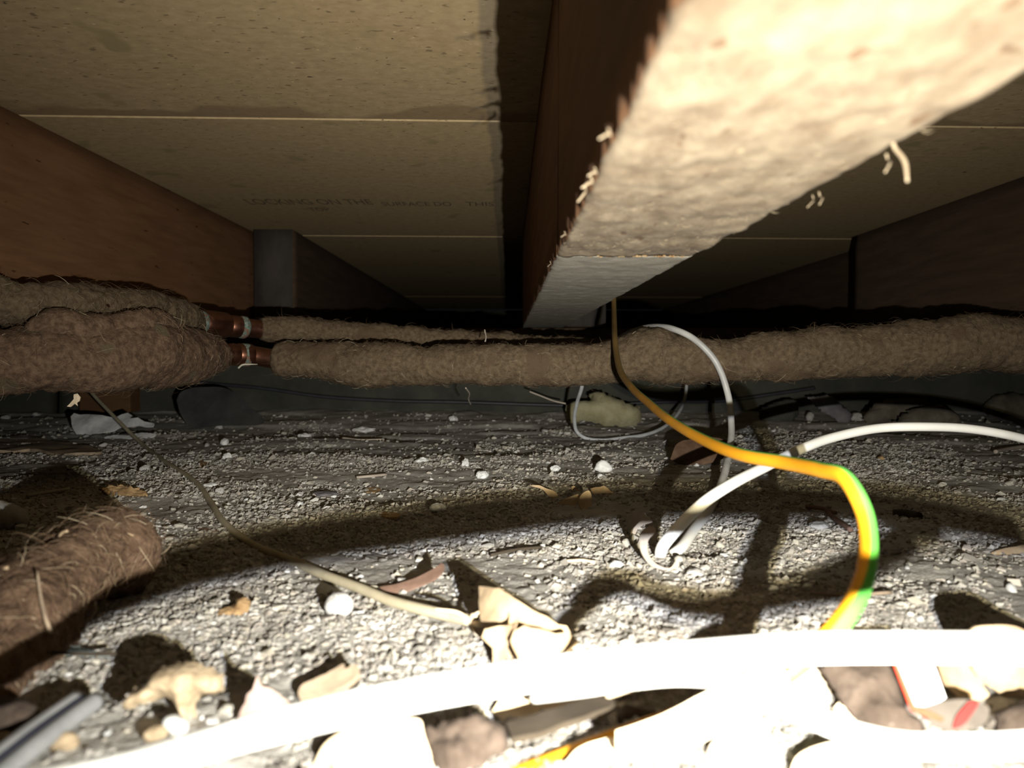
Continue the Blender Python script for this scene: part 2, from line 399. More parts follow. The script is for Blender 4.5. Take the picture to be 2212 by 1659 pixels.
def outline_pts(px, p0, n):
    n = Vector(n).normalized()
    p0 = Vector(p0)
    o = Vector((0, 0, CAM_Z))
    out = []
    for (x, y) in px:
        d = ray(x, y)
        out.append(o + d * ((p0 - o).dot(n) / d.dot(n)))
    return out, n
def sheet(name, px, p0, n, m, thick=0.0004, bulge=None, curl=0.0, fold=0.0, ragged=0.0, sp=None, noise=0.0, nf=120, seed=1, smooth_out=True, ground=None,
          parent=None, label=None, cat=None, group=None, kind=None, mats=None, pick=None):
    """A real sheet or lump with its own outline, lying in the plane (p0, n). bulge=(front, back) makes it a rounded lump."""
    W, n = outline_pts(px, p0, n)
    if ground is None: ground = parent is None
    if ground:                                   # rest the lowest point on the soil
        o = Vector((0, 0, CAM_Z))
        for _ in range(3):
            lo = min(W, key=lambda w: w.z - hz(w.x, w.y))
            k = (CAM_Z - (hz(lo.x, lo.y) - 0.0004)) / (CAM_Z - lo.z)
            k = min(max(k, 0.8), 1.25)
            W = [o + (w - o) * k for w in W]
    c = sum(W, Vector()) / len(W)
    e1 = Vector((1, 0, 0)); e1 = (e1 - n * e1.dot(n)).normalized()
    e2 = n.cross(e1)
    q = np.array([((w - c).dot(e1), (w - c).dot(e2)) for w in W])
    size = max(np.ptp(q[:, 0]), np.ptp(q[:, 1]))
    sp = sp or size / 16
    q3 = np.hstack([q, np.zeros((len(q), 1))])
    if smooth_out:
        q = resample(np.vstack([q3, q3[:1]]), sp * 0.6)[:-1, :2]
    else:
        o = []
        for i in range(len(q)):
            a, b = q[i], q[(i + 1) % len(q)]
            k = max(1, int(np.linalg.norm(b - a) / sp))
            for t in range(k): o.append(a + (b - a) * t / k)
        q = np.array(o)
    rg = np.random.default_rng(seed)
    if ragged: q = q + rg.normal(0, ragged * size, q.shape)
    gx = np.arange(q[:, 0].min(), q[:, 0].max(), sp); gy = np.arange(q[:, 1].min(), q[:, 1].max(), sp * 0.87)
    g = np.array([(x + (sp / 2 if j % 2 else 0), y) for j, y in enumerate(gy) for x in gx]).reshape(-1, 2)
    A = q; B = np.roll(q, -1, 0)
    def bd(p):
        ab = B - A
        t = np.clip(((p[:, None] - A[None]) * ab[None]).sum(-1) / ((ab ** 2).sum(-1)[None] + 1e-18), 0, 1)
        return np.linalg.norm(p[:, None] - (A[None] + t[..., None] * ab[None]), axis=-1).min(1)
    g = g[bd(g) > sp * 0.45] if len(g) else g
    allp = np.vstack([q, g]) * 1000
    r = delaunay_2d_cdt([Vector(p) for p in allp], [], [list(range(len(q)))], 1, 1e-5)
    P2 = np.array([tuple(v) for v in r[0]]) / 1000
    T = [tuple(f) for f in r[2]]
    d = bd(P2)
    edge = d < 1e-7
    dm = max(d.max(), 1e-6)
    prof = np.sqrt(np.clip(1 - (1 - d / dm) ** 2, 0, 1))
    w3 = np.array(c)[None] + P2[:, :1] * np.array(e1)[None] + P2[:, 1:2] * np.array(e2)[None]
    nn = np.array(n)
    off = curl * ((P2[:, 0] / size * 2) ** 2) + fold * np.abs(P2[:, 1] / size * 2)
    if noise: off = off + noise * (vn3(w3, nf, seed) + 0.5 * vn3(w3, nf * 2.3, seed + 5))
    if bulge:
        nz = noise * (vn3(w3, nf * 1.7, seed + 9) + 0.7 * vn3(w3, nf * 4, seed + 3))
        f = off * 0 + prof * bulge[0] + nz * prof; b = -prof * bulge[1]
    else:
        f = off + thick / 2; b = off - thick / 2
    nv = len(P2)
    V = np.vstack([w3 + f[:, None] * nn, w3 + b[:, None] * nn])
    F = list(T) + [tuple(i + nv for i in reversed(t)) for t in T]
    cnt = {}
    for t in T:
        for a, b2 in zip(t, t[1:] + t[:1]): cnt[(a, b2)] = 1
    rim = [e for e in cnt if (e[1], e[0]) not in cnt]
    if bulge:
        for (a, b2) in rim: F.append((a, a + nv, b2 + nv, b2))
    else:                                        # the cut edge has its own vertices, so the thin rim stays crisp
        ids = sorted({v for e in rim for v in e}); mp_ = {v: 2 * nv + i for i, v in enumerate(ids)}; ne = len(ids)
        V = np.vstack([V, V[ids], V[[i + nv for i in ids]]])
        for (a, b2) in rim: F.append((mp_[a], mp_[a] + ne, mp_[b2] + ne, mp_[b2]))
    midx = None
    if pick is not None:
        uv = np.stack([(P2[:, 0] - q[:, 0].min()) / np.ptp(q[:, 0]), (P2[:, 1] - q[:, 1].min()) / np.ptp(q[:, 1])], 1)
        midx = [pick(uv[[i % nv for i in fc]].mean(0)) for fc in F]
    return put(name, V, F, mats or m, parent, None, label, cat, group, kind, midx, True)

def ico(sub):
    import bmesh
    b = bmesh.new(); bmesh.ops.create_icosphere(b, subdivisions=sub, radius=1)
    V = np.array([v.co[:] for v in b.verts]); F = np.array([[v.index for v in f.verts] for f in b.faces]); b.free()
    return V, F
ICO = {k: ico(k) for k in (1, 2, 3, 4)}
def rock_arr(r, seed, sub=3, amp=0.25, f=1.4):
    V, F = ICO[sub]
    k = 1 + amp * vn3(V + seed * 7.3, f, seed) + amp * 0.5 * vn3(V + seed * 3.1, f * 2.6, seed + 1)
    V = V * k[:, None] * np.asarray(r)
    V[:, 2] = np.maximum(V[:, 2], -0.7 * r[2])
    return V, F
def rock(name, loc, r, seed, m, label=None, cat=None, sub=3, amp=0.25, f=1.4, rz=0.0, parent=None, group=None, smooth=True):
    V, F = rock_arr(r, seed, sub, amp, f)
    c, s = math.cos(rz), math.sin(rz)
    V = V @ np.array([[c, s, 0], [-s, c, 0], [0, 0, 1]])
    return put(name, V + np.asarray(loc), F, m, parent, np.asarray(loc) - (0, 0, 0.6 * r[2]), label, cat, group, None, None, smooth)

def hairs(name, pts, nrm, tan, n, lmin, lmax, rad, m, parent, seed=1, lift=0.45):
    """loose strands of one felt wrap, one mesh (nobody could count them)"""
    rg = np.random.default_rng(seed)
    k = rg.integers(0, len(pts), n)
    p = pts[k]; nr = nrm[k]
    rnd = rg.normal(size=(n, 3))
    d = rnd - nr * (rnd * nr).sum(1)[:, None]
    d /= np.linalg.norm(d, axis=1)[:, None]
    L = lmin + (lmax - lmin) * rg.random(n) ** 2.5
    up = lift * rg.random(n) ** 1.5
    bend = np.cross(d, nr) * (rg.normal(0, 0.4, n))[:, None]
    t = np.linspace(0, 1, 4)
    cen = [p - nr * 0.0003 + d * (L * u)[:, None] + nr * (L * up * math.sin(u * 2.4))[:, None] + bend * (L * u * u)[:, None] for u in t]
    V = []
    rr = rad * (0.6 + 0.8 * rg.random(n))
    for c, w in zip(cen, (1, 1, 0.8, 0.3)):
        for a in (0, 2.094, 4.189):
            V.append(c + (math.cos(a) * nr + math.sin(a) * np.cross(d, nr)) * (rr * w)[:, None])
    V = np.stack(V, 1)                         # n,12,3
    base = (np.arange(n) * 12)[:, None, None]
    q = np.array([[i * 3 + j, i * 3 + (j + 1) % 3, (i + 1) * 3 + (j + 1) % 3, (i + 1) * 3 + j] for i in range(3) for j in range(3)])
    F = (base + q[None]).reshape(-1, 4)
    return put(name, V.reshape(-1, 3), F, m, parent, kind='stuff')

# ------------------------------------------------------------------ structure: soil floor
rows = np.concatenate([np.linspace(-0.35, 0.075, 10), np.geomspace(0.08, 0.985, 520)])
s = np.linspace(-1, 1, 680)
u = s * (0.62 + 0.38 * s * s)
half = 0.30 + 1.05 * np.clip(rows, 0, 2)
X = u[None, :] * half[:, None]
Y = np.repeat(rows[:, None], len(u), 1)
Z = Hfine(X.ravel(), Y.ravel())
V = np.stack([X.ravel(), Y.ravel(), Z], 1)
i = np.arange(len(rows) - 1)[:, None] * len(u); j = np.arange(len(u) - 1)[None, :]
F = np.stack([i + j, i + j + 1, i + len(u) + j + 1, i + len(u) + j], -1).reshape(-1, 4)
floor = put('floor', V, F, M['soil'], None, (0, 0, 0), kind='structure', label='grey brown gritty soil floor of the crawl space')

# fine gravel: one mesh of tens of thousands of grains (stuff, child of the floor)
def gravel(n, seed):
    rg = np.random.default_rng(seed)
    y = 0.105 * (0.93 / 0.105) ** rg.random(n)
    u_ = rg.random(n) * 2 - 1
    x = u_ * (0.68 + 0.32 * u_ * u_) * (0.08 + 0.98 * y)
    dens = vn2(x, y, 18, 21) + 0.5 * vn2(x, y, 60, 22)
    keep = rg.random(n) < np.clip(0.72 + 1.1 * dens - np.clip(y - 0.40, 0, 1) * 2.2, 0.05, 1)
    x, y = x[keep], y[keep]; n = len(x)
    r = (0.00045 + 0.00090 * rg.random(n) ** 2.8) * (0.72 + 1.2 * y)
    r *= np.where(rg.random(n) < 0.03, 1.7, 1.0)
    z = Hfine(x, y) + r * 0.08
    bv, bf = box_arr(-1, 1, -1, 1, -1, 1)
    bf = np.array([t for f in bf for t in ((f[0], f[1], f[2]), (f[0], f[2], f[3]))])
    var = []
    for k in range(14):
        q = bv * 0.72 * (1 + 0.30 * rg.normal(size=(8, 3))).clip(0.35, 1.6)
        w = rg.random(3) * 6.28
        for ax_ in range(2):
            c_, s2 = math.cos(w[ax_]), math.sin(w[ax_])
            i_, j_ = (1, 2) if ax_ == 0 else (0, 2)
            q[:, i_], q[:, j_] = c_ * q[:, i_] - s2 * q[:, j_], s2 * q[:, i_] + c_ * q[:, j_]
        q = q * np.array([1.0, 0.65 + 0.35 * rg.random(), 0.5 + 0.35 * rg.random()])
        var.append(q)
    var = np.array(var)
    sh = var[rg.integers(0, 14, n)] * r[:, None, None]
    a = rg.random(n) * 6.283
    c, s_ = np.cos(a)[:, None], np.sin(a)[:, None]
    Xr = sh[:, :, 0] * c - sh[:, :, 1] * s_; Yr = sh[:, :, 0] * s_ + sh[:, :, 1] * c
    V = np.stack([Xr + x[:, None], Yr + y[:, None], sh[:, :, 2] + z[:, None]], -1).reshape(-1, 3)
    F = (np.arange(n)[:, None, None] * len(bv) + bf[None]).reshape(-1, 3)
    return V, F
V, F = gravel(165000, 3)
put('gravel', V, F, M['pebble'], floor, (0, 0, 0), kind='stuff', smooth=False)

# single pebbles, pieces of the floor
peb_me = []
for k in range(8):
    V, F = rock_arr((1, 0.75 + 0.2 * random.random(), 0.55 + 0.2 * random.random()), 40 + k, 2, 0.3)
    peb_me.append([new_mesh('pebble', V, F, mt, smooth=False) for mt in (M['pebble'], M['pebble'], M['grey_stone'], M['white_stone'])])
rg = np.random.default_rng(5)
for k in range(280):
    y = 0.13 * (0.9 / 0.13) ** (rg.random() ** 0.9)
    x = (rg.random() * 2 - 1) * (0.03 + 0.68 * y)
    r = (0.0009 + 0.0016 * rg.random() ** 2) * (0.75 + 1.0 * y)
    o = bpy.data.objects.new('pebble', peb_me[k % 8][int(rg.integers(0, 4)) if rg.random() < 0.6 else 0])
    COL.objects.link(o); o.parent = floor
    o.scale = (r, r, r)
    o.rotation_euler = (rg.normal(0, 0.3), rg.normal(0, 0.3), rg.random() * 6.28)
    o.location = (x, y, hz(x, y) + r * 0.25)

# ------------------------------------------------------------------ structure: chipboard ceiling, walls
CEIL = CAM_Z + 0.155
ceiling = empty('ceiling', (0, 0, CEIL), kind='structure', label='chipboard flooring seen from below')
edges = [-0.43, 0.035, 0.510, 0.986, 1.46, 1.94, 2.42]
panels = []
for k in range(len(edges) - 1):
    y0, y1 = edges[k] + 0.0006, edges[k + 1] - 0.0006
    V, Fc = box_arr(-1.5, 1.5, y0, y1, CEIL, CEIL + 0.019)
    V[:, 1] += 0.033 * V[:, 0]
    V[:, 2] += (0.0, 0.0006, 0.0, -0.0006, 0.0, -0.0005)[k]
    panels.append(bevel(put('panel', V, Fc, M['chipboard'], ceiling, (0, 0, CEIL + 0.0), smooth=False), 0.0005, 2))
V, Fc = box_arr(-1.6, 1.6, -0.5, 2.6, CEIL + 0.0196, CEIL + 0.03)
put('upper_floor', V, Fc, M['joist_dark'], ceiling, smooth=False)
# printed line on the second board (faint, tall narrow capitals)
def printed(text, x, y, w, h):
    c = bpy.data.curves.new('printed_text', 'FONT')
    c.body = text; c.size = 1.0; c.extrude = 0.00005
    c.materials.append(M['print'])
    o = bpy.data.objects.new('printed_text', c)
    COL.objects.link(o)
    o.parent = panels[2]
    bpy.context.view_layer.update()
    dx = max(o.dimensions.x, 1e-3)
    o.scale = (w / dx, h / 0.72, 1)
    o.rotation_euler = (math.pi, 0, 0)      # lies on the underside, read from below
    o.location = (x, y + h, -0.0007)
for (t, xa, xb, ya, hh) in (('LOCKING ON THE', 520, 795, 0.752, 0.026), ('SURFACE DO', 820, 972, 0.765, 0.020), ('THIS', 1005, 1066, 0.765, 0.020), ('TOP', 662, 706, 0.795, 0.018)):
    pa = P(xa, 430, ya); pb = P(xb, 430, ya)
    printed(t, pa.x, ya, pb.x - pa.x, hh)

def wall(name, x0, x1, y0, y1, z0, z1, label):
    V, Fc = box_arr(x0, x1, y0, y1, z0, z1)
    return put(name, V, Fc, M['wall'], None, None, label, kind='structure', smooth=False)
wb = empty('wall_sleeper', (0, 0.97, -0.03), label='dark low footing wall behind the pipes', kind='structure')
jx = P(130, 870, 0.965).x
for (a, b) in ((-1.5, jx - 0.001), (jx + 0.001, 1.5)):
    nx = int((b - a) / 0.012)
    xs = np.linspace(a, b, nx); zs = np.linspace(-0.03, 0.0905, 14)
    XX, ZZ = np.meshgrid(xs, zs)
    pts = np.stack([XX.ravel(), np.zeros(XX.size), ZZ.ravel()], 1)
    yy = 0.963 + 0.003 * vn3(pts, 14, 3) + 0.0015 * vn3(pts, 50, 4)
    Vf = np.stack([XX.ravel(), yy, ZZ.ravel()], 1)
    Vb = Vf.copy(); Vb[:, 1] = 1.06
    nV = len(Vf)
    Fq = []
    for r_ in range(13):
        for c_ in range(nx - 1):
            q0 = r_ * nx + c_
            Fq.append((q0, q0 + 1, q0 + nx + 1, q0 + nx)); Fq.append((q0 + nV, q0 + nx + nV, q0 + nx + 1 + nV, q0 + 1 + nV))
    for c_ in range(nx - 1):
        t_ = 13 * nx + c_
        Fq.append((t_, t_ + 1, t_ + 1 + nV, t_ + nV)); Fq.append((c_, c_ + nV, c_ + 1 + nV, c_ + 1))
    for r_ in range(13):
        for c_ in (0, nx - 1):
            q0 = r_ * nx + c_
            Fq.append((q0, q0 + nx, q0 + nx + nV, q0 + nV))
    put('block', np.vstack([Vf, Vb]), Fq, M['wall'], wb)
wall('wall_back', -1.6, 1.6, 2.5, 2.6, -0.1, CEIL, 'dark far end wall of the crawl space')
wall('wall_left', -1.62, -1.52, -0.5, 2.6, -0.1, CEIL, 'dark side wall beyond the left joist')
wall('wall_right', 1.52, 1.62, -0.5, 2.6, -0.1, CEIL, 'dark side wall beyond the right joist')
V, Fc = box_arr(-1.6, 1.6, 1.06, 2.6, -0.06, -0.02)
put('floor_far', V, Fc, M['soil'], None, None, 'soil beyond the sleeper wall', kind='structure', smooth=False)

# ------------------------------------------------------------------ joists
JB = CAM_Z + 0.0386
def joist_arr(x0, x1, y0, y1, z0=JB, z1=CEIL - 0.0003, ny=160, nb=26, ns=10, rough=0.0004, edge=0.0005, seed=1, geo=False):
    ys = np.linspace(y0, y1, ny)
    if geo: ys = y0 + (y1 - y0) * np.linspace(0, 1, ny) ** 1.5
    prof = ([(x0 + (x1 - x0) * t, z0, 0) for t in np.linspace(0, 1, nb)] +
            [(x1, z0 + (z1 - z0) * t, 1) for t in np.linspace(0, 1, ns)[1:]] +
            [(x0, z1, 2)] + [(x0, z1 - (z1 - z0) * t, 1) for t in np.linspace(0, 1, ns)[1:-1]])
    pr = np.array(prof); k = len(pr)
    X = np.repeat(pr[None, :, 0], ny, 0); Zc = np.repeat(pr[None, :, 1], ny, 0); Yc = np.repeat(ys[:, None], k, 1)
    pts = np.stack([X.ravel(), Yc.ravel(), Zc.ravel()], 1)
    low = np.clip(1 - (pts[:, 2] - z0) / 0.004, 0, 1)
    pts2 = pts.copy(); pts2[:, 1] *= 0.5
    dz = rough * (vn3(pts2, 260, seed) + 0.6 * vn3(pts2, 700, seed + 1) + 0.8 * vn3(pts, 60, seed + 2)) * low
    side = np.where(pts[:, 0] < (x0 + x1) / 2, -1, 1)
    onedge = np.minimum(np.abs(pts[:, 0] - x0), np.abs(pts[:, 0] - x1)) < 0.0004
    dx = (edge * (vn3(pts2, 180, seed + 4) + 0.8 * vn3(pts2, 520, seed + 6)) * low + 0.0003 * vn3(pts2, 40, seed + 5)) * onedge
    cr = onedge & (low > 0.9)
    V = pts.copy(); V[:, 0] += dx; V[:, 2] += dz + cr * 0.0004
    F, mi = [], []
    for r in range(ny - 1):
        for c in range(k):
            c2 = (c + 1) % k
            F.append((r * k + c, r * k + c2, (r + 1) * k + c2, (r + 1) * k + c))
            mi.append(0 if c < nb - 1 else 1)
    F.append(tuple(reversed(range(k)))); mi.append(2)
    F.append(tuple((ny - 1) * k + c for c in range(k))); mi.append(2)
    return V, F, mi
XL, XR = 0.0192, 0.0707
main = empty('floor_joist', ((XL + XR) / 2, 0.0, JB), 'large timber joist overhead in the middle with a pale rough sawn underside', 'joist')
V, F, mi = joist_arr(XL, XR, -0.40, 0.2925, ny=300, nb=36, rough=0.00055, edge=0.0006, seed=3)
put('near_length', V, F, [M['rough_sawn'], M['joist'], M['end_grain']], main, midx=mi, label='near length of the joist with a furry weathered underside')
V, F, mi = joist_arr(XL, XR, 0.2937, 0.985, z0=JB + 0.0002, ny=260, nb=32, rough=0.00028, edge=0.0005, seed=8)
put('far_length', V, F, [M['rough_grey'], M['joist'], M['end_grain']], main, midx=mi, label='far length of the joist, smoother and greyer underneath')
# crumbs along the cracked joint
V = []; F = []
rg = np.random.default_rng(9)
bv, bf = ICO[1]
for k in range(46):
    c = np.array([XL + 0.001 + (XR - XL - 0.004) * rg.random(), 0.2915 + 0.003 * rg.random(), JB + 0.0001])
    F += [tuple(f + len(V) * 12) for f in bf]
    V.append(bv * (0.0002 + 0.00035 * rg.random()) * np.array([1.6, 0.8, 0.8]) * (1 + 0.3 * rg.normal(size=(12, 1))) + c)
put('joint_crumbs', np.vstack(V), F, M['joint_crumb'], main, kind='stuff')
def Djb(y): return 0.0386 * FPX / (774.0 - y)
def splinter(p, px_end, D, r, m=M['wood_fuzz']):
    a = P(p[0], p[1], D); b = P(px_end[0], px_end[1], D - 0.004)
    mid = (a + b) / 2 + Vector((0.0006, 0.0, 0.0006))
    cable('splinter', [a + Vector((-0.0004, 0, 0.0012)), a, mid, b], r, m, parent=main, seg=7, step=0.0008, taper=[(0, 0.8), (0.6, 1), (1, 0.55)])
for (a, b, r) in (((1932, 318), (1960, 392), 0.00045), ((1918, 345), (1912, 372), 0.0003), ((1772, 425), (1770, 442), 0.00022), ((1758, 432), (1744, 448), 0.00018)):
    splinter(a, b, Djb(a[1]) * 1.0, r)
for (a, b, r) in (((1318, 292), (1294, 300), 0.0004), ((1288, 374), (1270, 380), 0.00045), ((1280, 394), (1256, 406), 0.0005),
                  ((1265, 410), (1248, 436), 0.00045), ((1222, 508), (1212, 512), 0.0003), ((1190, 570), (1183, 576), 0.0002)):
    splinter(a, b, Djb(a[1] + 8), r * 0.75)
# loose wood fuzz on the near underside
pts = np.stack([XL + (XR - XL) * rg.random(4000), 0.03 + 0.25 * rg.random(4000), np.full(4000, JB)], 1)
hairs('wood_fuzz', pts, np.tile((0, 0, -1.0), (4000, 1)), None, 900, 0.0005, 0.0026, 0.00006, M['wood_fuzz'], main, 4, 0.5)

def plain_joist(x0, x1, y0, y1, label, ms, seed):
    V, F, mi = joist_arr(x0, x1, y0, y1, ny=70, nb=8, ns=8, rough=0.0003, edge=0.0004, seed=seed)
    return put('floor_joist', V, F, ms, None, None, label, 'joist', midx=mi)
JM = [M['joist'], M['joist'], M['end_grain']]
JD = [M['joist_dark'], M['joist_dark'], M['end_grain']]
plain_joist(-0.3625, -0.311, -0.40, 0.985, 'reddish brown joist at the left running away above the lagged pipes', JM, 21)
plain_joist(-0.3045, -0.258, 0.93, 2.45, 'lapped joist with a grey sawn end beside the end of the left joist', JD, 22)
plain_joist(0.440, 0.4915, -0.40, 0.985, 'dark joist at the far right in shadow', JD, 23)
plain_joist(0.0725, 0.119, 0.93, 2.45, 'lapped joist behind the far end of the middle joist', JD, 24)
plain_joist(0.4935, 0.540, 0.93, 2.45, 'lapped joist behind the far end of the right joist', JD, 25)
V, Fc = box_arr(-1.5, 1.5, 0.968, 1.055, 0.0907, JB - 0.0006)
bevel(put('wall_plate', V, Fc, M['joist_dark'], None, None, 'flat timber plate on top of the footing wall carrying the joist ends', 'plate', smooth=False), 0.002)
a, b = P(170, 860, 0.93), P(281, 860, 0.93)
V, Fc = box_arr(a.x, b.x, 0.93, 0.957, P(200, 891, 0.93).z, 0.062)
bevel(put('timber_packer', V, Fc, M['packer'], None, None, 'short orange brown timber block against the footing wall under the left pipes', 'block', smooth=False), 0.0015)

# ------------------------------------------------------------------ lagged copper pipes
def path3(lst): return [P(*p) for p in lst]
def path4(lst): return [list(P(*p[:3])) + [p[3]] for p in lst]
def felt_wrap(parent, pts4, seed, m, pitch=0.045, ridge=0.10, nh=2200, seg=56, label=None, name='felt_wrap'):
    Q = resample(pts4, 0.0011)
    C, R = Q[:, :3], Q[:, 3].copy()
    n = len(C)
    e = np.minimum(np.arange(n), np.arange(n)[::-1])
    R *= np.clip(0.80 + 0.2 * np.sqrt(np.clip(e / 6.0, 0, 1)), 0, 1)
    def rf(s, a, rad, C, dirs):
        ph = s[:, None] / pitch + a[None, :] / (2 * math.pi)
        fr = ph - np.floor(ph)
        b = np.sqrt(np.clip(np.sin(fr * math.pi), 0, 1))
        rad = rad * (1 - ridge + ridge * 1.3 * b)
        p = (C[:, None] + dirs * rad[..., None]).reshape(-1, 3)
        nz = 0.0019 * vn3(p, 48, seed) + 0.0010 * vn3(p, 140, seed + 1) + 0.0007 * vn3(p, 330, seed + 2) + 0.0004 * vn3(p, 800, seed + 3)
        return rad + nz.reshape(rad.shape)
    V, F, nrm = ring_tube(C, R, seg, rfun=rf)
    w = put(name, V, F, m, parent, label=label)
    hairs('loose_hair', V[:len(nrm)], nrm, None, nh, 0.0015, 0.012, 0.00008, M['hair'], w, seed, 0.4)
    return w

def fitting(parent, name, p, q, profile, m, label=None):
    """turned copper or patina sleeve between two points of the pipe: profile = (t, radius)"""
    p, q = np.array(p), np.array(q)
    C, R = [], []
    for t, r in profile:
        C.append(p + (q - p) * t); R.append(r)
    V, F, _ = ring_tube(np.array(C), np.array(R), 32)
    return put(name, V, F, m, parent, label=label)

back = [(-760, 722, .34), (-340, 692, .385), (-160, 644, .408), (-70, 632, .425), (0, 650, .435), (150, 655, .462), (280, 665, .50), (400, 686, .565), (440, 698, .598), (500, 704, .615), (565, 711, .632), (700, 716, .655),
        (900, 730, .685), (1060, 740, .70), (1200, 750, .71), (1500, 764, .72), (1900, 772, .735), (2330, 770, .75)]
front = [(-760, 900, .335), (-340, 850, .375), (-160, 806, .403), (-70, 792, .415), (0, 782, .425), (150, 775, .44), (300, 768, .48), (400, 764, .53), (470, 765, .578), (540, 767, .60), (600, 777, .602), (800, 786, .598), (1000, 788, .592),
         (1200, 787, .588), (1400, 775, .578), (1700, 765, .565), (2000, 755, .552), (2330, 742, .54)]
bp = empty('lagged_pipe', P(500, 704, .615), 'back copper pipe wrapped in brown hair felt, the farther of the two pipes', 'pipe')
cable('copper_tube', path3(back), 0.0075, M['copper'], parent=bp, seg=28, step=0.004)
felt_wrap(bp, path4([(-760, 722, .34, .0130), (-340, 692, .385, .0130), (-160, 646, .408, .0136), (-70, 634, .425, .0138), (0, 650, .435, .0142), (100, 655, .452, .0125), (160, 657, .466, .0120), (230, 662, .487, .0118), (300, 668, .51, .0120), (370, 682, .545, .0122), (420, 695, .58, .0098)]),
          31, M['felt'], 0.05, 0.12, 1800)
felt_wrap(bp, path4([(562, 711, .632, .0100), (600, 712, .64, .0112), (700, 717, .655, .0108), (760, 722, .666, .0112), (900, 731, .685, .0108), (1060, 741, .70, .0100), (1200, 750, .71, .010), (1500, 764, .72, .010), (1900, 772, .735, .010), (2330, 770, .75, .010)]),
          32, M['felt'], 0.06, 0.05, 2000)
fitting(bp, 'coupling', P(432, 696, .592), P(492, 704, .613), [(0, .0082), (.06, .0098), (.3, .0102), (.85, .0103), (.93, .0098), (1, .0080)], M['copper'])
fitting(bp, 'coupling', P(492, 704, .613), P(532, 707.5, .623), [(0, .0078), (.1, .0087), (.5, .0088), (.75, .0080), (.9, .0086), (1, .0079)], M['copper'])
fitting(bp, 'solder_ring', P(420, 694, .584), P(434, 697, .593), [(0, .0080), (.3, .0094), (.7, .0096), (1, .0085)], M['patina'], 'green corroded solder ring')
fitting(bp, 'solder_ring', P(517, 706, .619), P(532, 708, .6235), [(0, .0080), (.2, .0090), (.7, .0092), (1, .0080)], M['patina'], 'green corroded solder ring')

fp = empty('lagged_pipe', P(540, 767, .60), 'front copper pipe wrapped in brown hair felt, the nearer of the two pipes', 'pipe')
cable('copper_tube', path3(front), 0.0075, M['copper'], parent=fp, seg=28, step=0.004)
felt_wrap(fp, path4([(-760, 900, .335, .0150), (-340, 850, .375, .0165), (-160, 806, .403, .0180), (-70, 792, .415, .0185), (0, 783, .425, .0180), (80, 776, .432, .0182), (170, 775, .445, .0188), (250, 770, .465, .0205), (310, 764, .484, .0222), (370, 766, .512, .0208), (430, 766, .55, .0170), (472, 766, .579, .0125)]),
          33, M['felt_red'], 0.06, 0.08, 2600)
felt_wrap(fp, path4([(592, 776, .602, .0132), (640, 778, .602, .0140), (720, 784, .600, .0155), (800, 789, .598, .0168), (860, 791, .597, .0170), (960, 788, .594, .0150), (1100, 789, .59, .0152), (1250, 788, .586, .0148),
                  (1330, 780, .582, .0160), (1420, 768, .577, .0210), (1500, 778, .574, .0172), (1580, 776, .571, .0160), (1650, 768, .568, .0180), (1720, 766, .564, .0185), (1800, 757, .56, .0192), (1920, 758, .556, .0190), (2000, 750, .552, .0198),
                  (2100, 745, .548, .0200), (2330, 740, .54, .0205)]), 34, M['felt'], 0.062, 0.12, 4200)
# a second strip of felt wound over the top of the near end
felt_wrap(fp, path4([(60, 722, .428, .0060), (110, 707, .434, .0085), (180, 708, .444, .0085), (240, 704, .458, .0088), (300, 694, .472, .0085), (350, 698, .492, .0080), (375, 712, .506, .0065)]),
          35, M['felt_red'], 0.03, 0.05, 700, 32, 'loose overlapping strip of felt', 'felt_strip')
fitting(fp, 'coupling', P(474, 765.5, .580), P(512, 766, .592), [(0, .0078), (.1, .0084), (.35, .0085), (.45, .0079), (.55, .0084), (.9, .0085), (1, .0079)], M['copper'])
fitting(fp, 'coupling', P(512, 766, .592), P(545, 767, .60), [(0, .0079), (.1, .0086), (.9, .0086), (1, .0079)], M['copper'])
fitting(fp, 'solder_ring', P(520, 766.5, .594), P(538, 767, .599), [(0, .0084), (.15, .0089), (.8, .0090), (1, .0086)], M['patina'], 'green corroded solder ring')
cable('flux_drip', path3([(515, 795, .592), (524, 788, .590), (540, 787, .591), (556, 787, .594)]), 0.0006, M['flux'], parent=fp, seg=8, step=0.001, label='pale dried flux drip', taper=[(0, 1.3), (.5, .9), (1, .4)])

# loose felt sleeve lying on the soil at the left
fs = empty('felt_sleeve', G(60, 1380), 'loose reddish brown felt sleeve lying on the soil at the left edge', 'felt')
felt_wrap(fs, path4([(-170, 1640, .160, .0130), (-60, 1480, .178, .0140), (20, 1370, .195, .0150), (90, 1285, .213, .0145), (150, 1238, .228, .0128), (200, 1215, .238, .0132), (250, 1198, .248, .0140), (290, 1190, .256, .0110)]), 36, M['felt_red'], 0.03, 0.09, 2600)
rock('lint_tuft', P(243, 1183, .2365), (.0013, .0009, .0012), 3, M['blue_lint'], parent=fs, label='tiny tuft of blue lint')
for k, pp in enumerate(([(252, 1146, .240), (270, 1152, .239), (296, 1160, .241)], [(128, 1158, .222), (136, 1150, .2215), (146, 1147, .221)], [(8, 1228, .19), (18, 1226, .19)])):
    cable('straw', path3(pp), 0.00042, M['leaf_tan'], parent=fs, seg=7, step=0.0008, label='pale straw caught in the felt' if k == 0 else None)
cable('dry_stalk', path3([(80, 1232, .196), (90, 1300, .19), (100, 1340, .187), (111, 1368, .186)]), 0.0005, M['bark_pale'], 'thin brown stalk sticking down from the loose felt sleeve', 'stalk', seg=8, taper=[(0, .6), (1, 1.1)])

